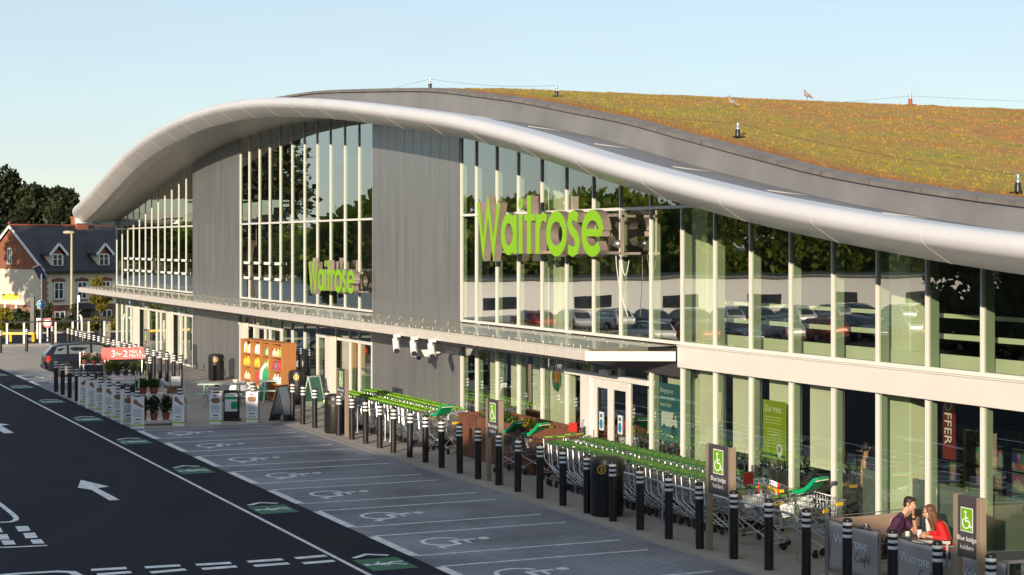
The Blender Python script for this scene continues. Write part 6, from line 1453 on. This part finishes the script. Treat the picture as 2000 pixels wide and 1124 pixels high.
def face_bits(P, r, k=1.0, glasses=False):
    for q in (-1, 1):
        b = MB(); b.ball(P(.086, q * .032, .008), .0105 * k, 8, 6); b.build('eye', M['white'], r); b = MB(); b.ball(P(.0935, q * .032, .008), .0052 * k, 6, 5); b.build('iris', M['black'], r)
    b = MB(); b.capsule(P(.0965, -.017, -.062), P(.0965, .017, -.062), .0035, .0035, 6); b.build('mouth', M['lips'], r)
    if glasses:
        b = MB()
        for q in (-1, 1): b.ball(P(.101, q * .034, .006), (.008, .026, .019), 10, 6, None); b.tube([P(.095, q * .06, .012), P(-.01, q * .083, .012)], .004, 5)
        b.tube([P(.108, -.012, .012), P(.108, .012, .012)], .004, 5); b.build('sunglasses', M['black'], r)
M['lips'] = mat('lips', (.35, .12, .10), .5)
VA = R(37.2); rx = Vector((math.cos(VA), -math.sin(VA), 0)); ORG = depth_at(1738, 1060, 30.3); ORG.z = .008
PRZ = math.atan2(rx.y, rx.x)
# man: x forward (right in the photograph), y away from the road, z up
r = thing('person', 'man in dark purple polo shirt leaning on the café table, hand at chin', 'person', ORG, PRZ)
b = MB()
P, rot = head(b, (.335, -.01, 1.30), (.93, -.25, -.22), (.2, 0, 1))
b.capsule((.20, 0, 1.08), (.30, -.005, 1.23), .062, .055); b.capsule((.0, -.02, .55), (.12, -.02, .98), .13, .13)
b.capsule((.14, -.19, 1.03), (-.03, -.30, .80), .056, .046); b.capsule((-.03, -.30, .80), (.16, -.26, .63), .044, .031); hand(b, (.17, -.26, .62), (1, .1, -.2), (0, .3, -1), .5)
b.capsule((.20, .17, 1.03), (.44, .10, .80), .055, .044); b.capsule((.44, .10, .80), (.40, -.03, 1.09), .043, .030); hand(b, (.40, -.03, 1.10), (.06, -.25, 1), (-1, .1, .2), 1.1)
b.capsule((.02, -.1, .47), (.42, -.13, .48), .075, .06); b.capsule((.42, -.13, .48), (.40, -.13, .06), .055, .04); b.capsule((.02, .1, .47), (.42, .12, .48), .075, .06); b.capsule((.42, .12, .48), (.46, .12, .06), .055, .04)
soft(b, 'body', M['skin'], r)
face_bits(P, r)
b = MB(); b.capsule((.0, -.06, .53), (.14, -.09, .99), .128, .118); b.capsule((.0, .06, .53), (.15, .08, .99), .128, .118); b.capsule((.14, -.17, 1.03), (.0, -.275, .845), .076, .064); b.capsule((.19, .15, 1.03), (.35, .125, .895), .075, .064)
b.capsule((.14, -.15, 1.04), (.19, .14, 1.04), .075, .075); b.capsule((.19, -.04, 1.10), (.22, .04, 1.10), .062, .06); soft(b, 'polo_shirt', M['shirt'], r, .012)
b = MB(); b.capsule((.0, -.1, .48), (.42, -.13, .49), .094, .075); b.capsule((.42, -.13, .49), (.40, -.13, .10), .072, .058); b.capsule((.0, .1, .48), (.42, .12, .49), .094, .075); b.capsule((.42, .12, .49), (.46, .12, .10), .072, .058); b.capsule((0, -.1, .5), (0, .1, .5), .115, .115); soft(b, 'trousers', M['denim'], r, .014)
for y_, x_ in ((-.13, .40), (.12, .46)):
    b = MB(); b.capsule((x_ - .04, y_, .05), (x_ + .17, y_, .035), .05, .036); b.build('shoe', M['black'], r)
b = MB(); b.ball(P(-.022, 0, .046), (.100, .081, .088), 16, 10, rot); b.ball(P(.045, 0, .096), (.045, .062, .028), 12, 8, rot); b.ball(P(-.06, 0, -.01), (.052, .068, .07), 12, 8, rot)
for q in (-1, 1): b.capsule(P(.012, q * .076, .03), P(.012, q * .072, -.03), .012, .007, 8)
soft(b, 'hair', M['hair_dark'], r, .008, 2)
b = MB(); w0 = Vector((.40, -.03, 1.09)); d = (Vector((.40, -.03, 1.09)) - Vector((.44, .10, .80))).normalized(); b.tube([w0 - d * .05, w0 - d * .015], .037, 14); b.build('watch', M['black'], r)
# woman: faces left
r = thing('person', 'woman in red top with long brown hair and sunglasses at the café table', 'person', ORG + rx * .99 + Vector((0, 0, 0)), PRZ + PI)
b = MB()
P, rot = head(b, (.335, .02, 1.175), (.95, .2, -.14), (.25, 0, 1), .97)
b.capsule((.19, 0, .98), (.30, .01, 1.10), .052, .046); b.capsule((0, 0, .55), (.12, 0, .92), .11, .11)
b.capsule((.14, .16, .95), (.06, .24, .74), .046, .038); b.capsule((.06, .24, .74), (.36, .22, .79), .037, .026); hand(b, (.37, .215, .79), (1, -.25, .05), (0, -1, -.2), .8)
b.capsule((.16, -.15, .95), (.22, -.22, .76), .046, .038); b.capsule((.22, -.22, .76), (.42, -.05, .80), .037, .026); hand(b, (.43, -.04, .80), (1, .35, .1), (0, 1, 0), .8)
b.capsule((.02, -.09, .47), (.40, -.1, .48), .075, .056); b.capsule((.40, -.1, .48), (.36, -.1, .06), .05, .036); b.capsule((.02, .09, .47), (.40, .1, .48), .075, .056); b.capsule((.40, .1, .48), (.42, .1, .06), .05, .036)
soft(b, 'body', M['skin'], r)
face_bits(P, r, .97, True)
b = MB(); b.capsule((-.01, -.05, .50), (.13, -.07, .93), .115, .098); b.capsule((-.01, .05, .50), (.13, .07, .93), .115, .098); b.capsule((.14, .145, .955), (.055, .24, .755), .066, .054); b.capsule((.06, .24, .75), (.24, .232, .775), .053, .042); b.capsule((.15, -.14, .955), (.215, -.21, .77), .066, .054); b.capsule((.22, -.22, .76), (.33, -.13, .785), .052, .042); b.capsule((.15, -.12, .965), (.15, .12, .965), .07, .07); soft(b, 'red_top', M['redtop'], r, .012)
b = MB(); b.capsule((.0, -.09, .48), (.40, -.1, .49), .09, .068); b.capsule((.40, -.1, .49), (.36, -.1, .1), .062, .046); b.capsule((.0, .09, .48), (.40, .1, .49), .09, .068); b.capsule((.40, .1, .49), (.42, .1, .1), .062, .046); soft(b, 'trousers', M['denim'], r, .014)
for y_, x_ in ((-.1, .36), (.1, .42)):
    b = MB(); b.capsule((x_ - .03, y_, .045), (x_ + .15, y_, .03), .042, .03); b.build('shoe', M['black'], r)
b = MB(); b.ball(P(-.028, 0, .044), (.100, .086, .092), 16, 10, rot); b.ball(P(-.062, 0, -.04), (.06, .082, .11), 14, 9, rot)
for q in (-1, 1): b.capsule(P(.015, q * .078, .03), P(-.0, q * .088, -.12), .02, .03, 8); b.capsule(P(-.0, q * .088, -.12), P(-.03, q * .095, -.30), .032, .02, 8)
for q in (-.5, .5): b.capsule(P(-.075, q * .08, -.05), P(-.10, q * .1, -.34), .06, .03, 8)
soft(b, 'hair', M['hair_brown'], r, .009, 2)
# café furniture
def on_frame(x, y): return ORG + rx * x + Vector((-rx.y, rx.x, 0)) * y
M['tabletop'] = mat('dark_table_top', (.05, .04, .038), .4, var=.2, scale=5); M['alu'] = mat('brushed_aluminium', (.42, .42, .43), .35, .85)
def cafe_table(loc, rz, label, W=.82, D=.74):
    r = thing('cafe_table', label, 'table', loc, rz, 'café tables')
    b = MB(); b.box(-W / 2 + .031, -D / 2 + .031, .725, W / 2 - .031, D / 2 - .031, .748); b.build('table_top', M['tabletop'], r, smooth=0)
    b = MB(); b.ring([(-W / 2, -D / 2), (W / 2, -D / 2), (W / 2, D / 2), (-W / 2, D / 2)], [(-W / 2 + .03, -D / 2 + .03), (W / 2 - .03, -D / 2 + .03), (W / 2 - .03, D / 2 - .03), (-W / 2 + .03, D / 2 - .03)], (0, 0, .70), (1, 0, 0), (0, 1, 0), (0, 0, .05)); b.build('rim', M['alu'], r, smooth=0)
    for sx in (-1, 1):
        for sy in (-1, 1): b = MB(); b.box(sx * (W / 2 - .05) - .02, sy * (D / 2 - .05) - .02, 0, sx * (W / 2 - .05) + .02, sy * (D / 2 - .05) + .02, .699); b.build('leg', M['alu'], r, smooth=0)
t = on_frame(.60, -.06); cafe_table(t, PRZ, 'dark topped square café table between the man and the woman')
t2 = depth_at(1972, 1088, 28.3); cafe_table((t2.x, t2.y, .008), R(-8), 'empty dark café table at the bottom right corner', 1.0, .8)
def chair(loc, rz, label):
    r = thing('cafe_chair', label, 'chair', loc, rz, 'café chairs')   # faces +x
    b = MB(); b.box(-.22, -.22, .43, .22, .22, .455); b.build('seat', M['black'], r, smooth=0, bevel=.01)
    b = MB(); b.bar((-.235, -.2, .60), (-.30, -.2, .88), .004, .004); b.prism([(-.205, .58), (.205, .58), (.205, .86), (-.205, .86)], (-.215, 0, 0), (0, 1, 0), (-.2, 0, 1), (-.02, 0, 0)); b.build('backrest', M['black'], r, smooth=0)
    for s in (-1, 1):
        b = MB(); b.tube([(.2, s * .23, 0), (.2, s * .23, .44), (.18, s * .23, .62), (-.2, s * .23, .64)], .013, 6); b.build('front_leg', M['alu'], r)
        b = MB(); b.tube([(-.27, s * .22, 0), (-.21, s * .22, .45), (-.40, s * .22, .90)], .013, 6); b.build('rear_leg', M['alu'], r)
chair(on_frame(-.02, 0), PRZ, 'aluminium framed café chair under the man in purple'); chair(on_frame(1.0, 0), PRZ + PI, 'aluminium framed café chair under the woman in red')
def cup(x, y, label, h=.12, rad=.042, saucer=False):
    p = on_frame(x, y); r = thing('paper_cup', label, 'cup', (p.x, p.y, .008 + .7485), 0, 'cups on the café table')
    b = MB(); b.lathe([(rad * .74, 0), (rad * .98, h - .01), (rad * 1.04, h - .008), (rad * 1.04, h), (rad * .9, h), (rad * .85, h * .85)], n=16); b.build('cup', M['white'], r)
    b = MB(); b.lathe([(rad * .80, h * .25), (rad * .99, h * .25), (rad * 1.0, h * .6), (rad * .85, h * .6)], n=16); b.build('sleeve', M['paper'], r)
cup(.30, -.30, 'white paper cup on the near edge of the café table'); cup(.50, -.10, 'white cup on the café table between the hands of the woman')
# café screens
M['canvas'] = mat('grey_canvas', (.42, .39, .375), .85, var=.1, scale=2); M['canvas_sunlit'] = mat('sunlit_canvas', (.30, .22, .16), .85, var=.08, scale=2); M['pale_blue'] = mat('pale_lettering', (.78, .85, .9), .6)  # the tan canvas paints sunlight onto the same cloth as the grey
def screen(p0, p1, label, words=True, m='canvas'):
    p0, p1 = Vector((*p0, .008)), Vector((*p1, .008)); d = p1 - p0; L = d.length; rz = math.atan2(d.y, d.x)
    r = thing('cafe_screen', label, 'screen', p0, rz, 'canvas café screens')
    b = MB(); n = 14; k = 8; vs, fs = [], []
    for i in range(n + 1):
        for j in range(k + 1):
            u, v = i / n, j / k; sag = .03 * math.sin(PI * u) * (1 if j == k else 0)
            vs.append((.06 + (L - .12) * u, .022 * math.sin(u * 7 + v * 4) * v * (1 - v) * 4, .14 + .88 * v - sag * v + (.04 * math.sin(PI * u) * (1 - v))))
    for i in range(n):
        for j in range(k): fs.append((i * (k + 1) + j, (i + 1) * (k + 1) + j, (i + 1) * (k + 1) + j + 1, i * (k + 1) + j + 1))
    b.add(vs, fs); o = b.build('canvas', M[m], r, smooth=60); sd_ = o.modifiers.new('thick', 'SOLIDIFY'); sd_.thickness = .008; sd_.offset = 0
    for x in (.02, L - .02):
        b = MB(); b.tube([(x, 0, 0), (x, 0, 1.08)], .02, 8); b.build('post', M['alu'], r)
        b = MB(); b.lathe([(.16, 0), (.16, .012), (.03, .02)], (x, 0, 0), 16); b.build('base', M['alu'], r)
    b = MB(); b.tube([(.02, 0, 1.04), (L - .02, 0, 1.04)], .009, 6); b.build('top_rail', M['alu'], r); b = MB(); b.tube([(.02, 0, .13), (L - .02, 0, .13)], .009, 6); b.build('bottom_rail', M['alu'], r)
    if words:
        b = MB(); b.text('Waitrose', .235, (.16 * L, -.03, .66), (1, 0, 0), (0, 0, 1), (0, -.003, 0), 'LEFT', L / 1.5 * 1.05); b.build('lettering', M['pale_blue'], r, smooth=0)
        b = MB(); o = Vector((.56 * L, -.031, .44)); s = .5
        for st in ([(.22, .26), (.12, .30), (.03, .20), (.02, .06), (.10, .0), (.22, .05)], [(.44, .13), (.36, .17), (.28, .10), (.32, .02), (.42, .08), (.46, .16), (.45, .03), (.52, .02)], [(.52, .02), (.66, .22), (.68, .32), (.62, .30), (.58, .05), (.54, -.16), (.50, -.18)], [(.54, .12), (.70, .14)], [(.72, .10), (.82, .12), (.82, .18), (.75, .17), (.73, .05), (.80, .0), (.90, .06)], [(.82, .25), (.90, .31)]):
            b.stroke(st, .022, o, Vector((s, 0, 0)), Vector((0, 0, s)), (0, -.003, 0))
        b.build('script_lettering', M['printdark'], r, smooth=0)
screen((17.4, 25.42), (17.4, 23.88), 'grey canvas café screen with lettering, left one behind the bollard'); screen((17.4, 23.5), (17.4, 22.3), 'grey canvas café screen with lettering in front of the café table')
screen((17.4, 22.05), (17.4, 20.7), 'grey canvas café screen with lettering behind the large blue badge sign'); screen((17.45, 25.55), (19.7, 25.75), 'plain canvas screen with sunlit tan put in its colour, closing the far café end', False, 'canvas_sunlit')
# ------------------------------------------------------------------ things behind the glass
def poster(px0, px1, z0, z1, X, name, label, m, cat='poster'):
    y0, y1 = wall_at(px0, 600, X)[0], wall_at(px1, 600, X)[0]; yc = (y0 + y1) / 2; W = abs(y0 - y1)
    r = thing(name, label, cat, (X, yc, z0)); b = MB(); b.box(-.012, -W / 2, 0, .012, W / 2, z1 - z0); b.build('board', m, r, smooth=0); return r, W, z1 - z0
PX_ = FX + .16
M['teal'] = mat('teal_print', (.035, .16, .21), .5); M['lime_poster'] = mat('lime_poster_print', (.30, .40, .0), .5); M['darkgreen'] = mat('dark_green_print', (.02, .15, .05), .5)
zt, zb = wall_at(1310, 750, PX_)[1], wall_at(1310, 864, PX_)[1]
r, W, H_ = poster(1288, 1327, zb, zt, PX_, 'teal_poster', 'teal poster with a delivery van right of the glass doors', M['teal'])
o, u, v, t = Vector((-.0125, W / 2, 0)), Vector((0, -1, 0)), Vector((0, 0, 1)), Vector((-.003, 0, 0))
b = MB()
for i, s_ in enumerate(('Bringing our', 'store to your', 'front door')): b.text(s_, .15, o + u * .07 + v * (H_ - .22 - .165 * i), u, v, t, 'LEFT', W / 1.15)
b.build('lettering', M['text_white'], r, smooth=0)
b = MB(); b.prism([(.12, .36), (W - .08, .36), (W - .08, .50), (W - .17, .60), (W - .26, .70), (.12, .70)], o, u, v, t); b.build('van_picture', M['paper'], r, smooth=0)
b = MB(); b.prism([(W - .27, .54), (W - .17, .54), (W - .23, .66), (W - .27, .66)], o, u, v, t * 2)
for cx in (.26, W - .25): b.prism([(cx + .055 * math.cos(2 * PI * i / 14), .36 + .055 * math.sin(2 * PI * i / 14)) for i in range(14)], o, u, v, t * 2)
b.build('van_detail', M['printdark'], r, smooth=0)
b = MB(); b.prism([(.0, .16), (W, .11), (W, .18), (0, .23)], o, u, v, t); b.build('green_sweep', M['darkgreen'], r, smooth=0)
zt, zb = wall_at(1510, 783, PX_)[1], wall_at(1510, 896, PX_)[1]
r, W, H_ = poster(1491, 1535, zb, zt, PX_, 'lime_poster', 'lime green poster headed our treat between two window posts', M['lime_poster'])
o = Vector((-.0125, W / 2, 0)); b = MB(); b.text('Our treat', .21, o + u * .07 + v * (H_ - .24), u, v, t, 'LEFT', W / 1.12); b.build('lettering', M['text_white'], r, smooth=0)
b = MB(); rn = random.Random(3)
for i in range(11):
    if i == 3: continue
    b.prism([(.08 if i < 3 else .16, H_ - .36 - i * .062), (W * (.9 - .2 * rn.random()), H_ - .36 - i * .062), (W * .8, H_ - .343 - i * .062), (.08 if i < 3 else .16, H_ - .343 - i * .062)], o, u, v, t)
b.build('small_print', M['bandpale'] if 'bandpale' in M else mat('pale_print', (.6, .68, .3), .6), r, smooth=0)
b = MB(); b.prism([(0, .05), (W, .05), (W, .11), (0, .11)], o, u, v, t); b.build('green_strip', M['darkgreen'], r, smooth=0)
b = MB(); b.prism([(W - .22 + .09 * math.cos(2 * PI * i / 18), .20 + .14 * math.sin(2 * PI * i / 18)) for i in range(18)], o, u, v, t * 1.5); b.build('bouquet_picture', M['paper'], r, smooth=0)
b = MB(); b.prism([(W - .22 + .05 * math.cos(2 * PI * i / 10), .22 + .07 * math.sin(2 * PI * i / 10)) for i in range(10)], o, u, v, t * 2.5); b.build('bouquet_detail', M['fur'], r, smooth=0)
zt, zb = wall_at(1083, 725, PX_)[1], wall_at(1083, 775, PX_)[1]
r, W, H_ = poster(1066, 1103, 1.0, 2.72, PX_ + .1, 'food_poster', 'pale poster with a salad picture left of the glass doors', M['blind'])
o = Vector((-.0125, W / 2, 0)); rn = random.Random(5); b = MB(); c_ = (W * .6, 1.2); b.prism([(c_[0] + (.27 + .05 * rn.random()) * math.cos(2 * PI * i / 16), c_[1] + (.32 + .07 * rn.random()) * math.sin(2 * PI * i / 16)) for i in range(16)], o, u, v, t); b.build('food_picture', M['darkgreen'], r, smooth=0)
b = MB(); c_ = (W * .62, 1.3); b.prism([(c_[0] + (.19 + .05 * rn.random()) * math.cos(2 * PI * i / 12), c_[1] + (.2 + .06 * rn.random()) * math.sin(2 * PI * i / 12)) for i in range(12)], o, u, v, t * 2); b.build('salad_picture', M['orange'] if 'orange' in M else mat('orange_print', (.45, .16, .03), .6), r, smooth=0)
r, W, H_ = poster(1490, 1502, .62, 1.02, PX_, 'parking_notice', 'small pale notice with letter P below the lime poster', M['blind'], 'notice'); b = MB(); b.text('P', .3, (-.0125, W / 2 - .1, .08), u, v, t); b.build('lettering', M['print'], r, smooth=0)
zt, zb = 2.72, 1.5
r, W, H_ = poster(1841, 1866, 1.75, 2.95, FX + 1.0, 'offer_banner', 'tall dark red offer banner hanging inside the right hand window', M['redprint'] if 'redprint' in M else mat('dark_red_print', (.17, .008, .01), .5), 'banner')
b = MB(); b.text('OFFER', .30, (-.0125, .11, H_ - .06), -v, u, t, 'LEFT', 1.0); b.build('lettering', M['text_white'], r, smooth=0)
# man seen through the window
p = wall_at(1690, 900, 20.95); r = thing('person', 'person in dark navy jacket standing inside behind the window, seen from behind', 'person', (20.95, p[0], .03), R(35))
b = MB(); P, rot = head(b, (.06, 0, 1.66), (.95, .1, -.2), (0, 0, 1)); b.capsule((0, 0, 1.42), (.04, 0, 1.56), .06, .055); b.capsule((0, 0, .95), (0, 0, 1.35), .13, .13)
for q in (-1, 1):
    b.capsule((0, q * .2, 1.40), (-.02, q * .25, 1.12), .055, .046); b.capsule((-.02, q * .25, 1.12), (.16, q * .2, .95), .044, .032); hand(b, (.17, q * .2, .94), (1, 0, -.4), (0, -q, 0), .6)
    b.capsule((0, q * .1, .92), (.01, q * .1, .50), .085, .06); b.capsule((.01, q * .1, .5), (-.02, q * .1, .06), .058, .04)
soft(b, 'body', M['skin'], r); face_bits(P, r)
b = MB(); b.capsule((0, -.09, .90), (0, -.09, 1.36), .12, .125); b.capsule((0, .09, .90), (0, .09, 1.36), .12, .125)
for q in (-1, 1): b.capsule((0, q * .19, 1.40), (-.02, q * .25, 1.12), .075, .062); b.capsule((-.02, q * .25, 1.12), (.155, q * .2, .955), .06, .046)
soft(b, 'jacket', M['navy'], r, .014)
b = MB()
for q in (-1, 1): b.capsule((0, q * .09, .92), (.01, q * .1, .5), .1, .075); b.capsule((.01, q * .1, .5), (-.02, q * .1, .08), .072, .06)
soft(b, 'trousers', M['denim'], r, .014)
b = MB(); b.ball(P(-.022, 0, .046), (.100, .081, .088), 14, 9, rot); b.ball(P(-.06, 0, -.01), (.052, .068, .07), 12, 8, rot); soft(b, 'hair', M['hair_dark'], r, .01, 2)
for q in (-1, 1): b = MB(); b.capsule((-.06, q * .1, .05), (.15, q * .1, .035), .05, .036); b.build('shoe', M['black'], r)
# ------------------------------------------------------------------ across the road: unseen blocks added to throw shade, and what the glass mirrors
r = thing('shade_office', 'unseen flat roofed brick office in three heights, added across the road to cast shade', 'building', (-17, 3, 0))
for y0, y1, h in ((-40, 9, 9.75), (9.01, 22.5, 8.15), (22.51, 41, 8.75)):  # stepped heights shape the shadow edge over bays and pavement
    b = MB(); b.box(-7, y0, 0, 6.5, y1, h - .25); b.build('wall', M['brick'], r, smooth=0)
    b = MB(); b.box(-7.2, y0 - .002, h - .249, 6.7, y1 - .002, h); b.build('parapet', M['kerb'], r, smooth=0)
for i in range(16):
    for z in (1.0, 4.2): b = MB(); b.box(6.501, -36 + i * 4.3, z, 6.54, -33.6 + i * 4.3, z + 1.7); w = b.build('window', M['timber_white'], r, smooth=0); b = MB(); b.box(6.541, -35.9 + i * 4.3, z + .1, 6.545, -33.7 + i * 4.3, z + 1.6); b.build('pane', M['winglass'], w, smooth=0)
for i, (y, h) in enumerate([(46.5, 8.8), (50, 8.0), (53.5, 7.4), (57, 6.9), (60.5, 6.4), (-12, 10.4), (1, 10.2), (13, 8.9), (33, 9.3)]):  # unseen trees, heights graded to taper and dapple the cast shade
    tree('shade_tree', f'unseen tree added across the road to shade the foreground, {nth(i)} in planting order', (-9.0 - (i % 2) * .8, y, 0), h, 2.6, 2600, .42, M['oak2'], 60 + i, 'unseen shade trees added across the road', .08, 1.0, 22)
# pale boundary wall, parked cars and trees mirrored in the windows
M['shed'] = mat('pale_wall_render', (.82, .78, .75), .8, var=.04)
r = thing('white_hall', 'long low white hall standing across the far car park, seen mirrored in the glass', 'building', (-42, 130, 0))
b = MB(); b.box(-48, 0, 0, 33, 14, 2.9); b.build('wall', M['shed'], r, smooth=0); b = MB(); b.box(-48.3, -.4, 2.901, 33.3, 14.3, 3.1); b.build('roof', M['darkgrey'], r, smooth=0)
for k in range(9): b = MB(); b.box(-44 + k * 8.4, -.04, .5, -41 + k * 8.4, -.001, 1.5); b.build('window', M['winglass'], r, smooth=0)
M['park_leaf'] = leaf_mat('park_leaf', (.06, .10, .010), (.27, .33, .03), .35, .55)
tp = tree('park_tree', 'broad green tree in the row beyond the pale wall, first of the row', (-46, 160, 0), 11.0, 5.0, 3600, .8, M['park_leaf'], 80, 'trees beyond the pale wall', .10, 1.0, 26)
rn = random.Random(12)
for i in range(1, 42):
    y = 160 + i * 7.4 + rn.uniform(-2, 2); h = float(np.interp(y, [90, 170, 230, 300, 345, 364, 460], [10.5, 11.2, 8.6, 8.8, 9.2, 19, 22])) * rn.uniform(.85, 1.12)
    o = dup(tp, (-46 + rn.uniform(-4, 4), y, 0), rn.uniform(0, 6), f'broad green tree in the row beyond the pale wall, {nth(i)} of the row', 'trees beyond the pale wall')
    s = rn.uniform(.9, 1.2); o.scale = (s, s, h / 11.0)
for i in range(12):
    o = dup(tp, (-84 + i * 6.6 + rn.uniform(-2, 2), 152 + rn.uniform(-3, 3), 0), rn.uniform(0, 6), f'broad green tree behind the white hall, {nth(i)} from the far end', 'trees behind the white hall')
    s = rn.uniform(.9, 1.2); o.scale = (s, s, rn.uniform(.85, 1.1))
cols = [(.35, .02, .02), (.45, .45, .46), (.6, .6, .6), (.03, .05, .13), (.02, .02, .022)]
cn = ['red', 'silver', 'white', 'blue', 'black']; protos = []
for i, c in enumerate(cols):
    protos.append(make_car((-8 - i * 2.9, 104, .0), R(90), f'{cn[i]} hatchback parked in the row before the white hall, nearest the road', mat(cn[i] + '_car_paint', c, .25, .2, coat=1.0), 'cars parked across the road'))
for rowi, yy in enumerate((104, 88)):
    for i in range(18):
        if rowi == 0 and i < 5: continue
        j = (i * 3 + rowi * 2 + (i // 4)) % 5
        dup(protos[j], (-8 - i * 2.9, yy, 0), R(90) if (i + rowi) % 3 else R(-90), f'{cn[j]} hatchback in the {["farther", "nearer"][rowi]} row before the white hall, {nth(i)} from the road', 'cars parked across the road')
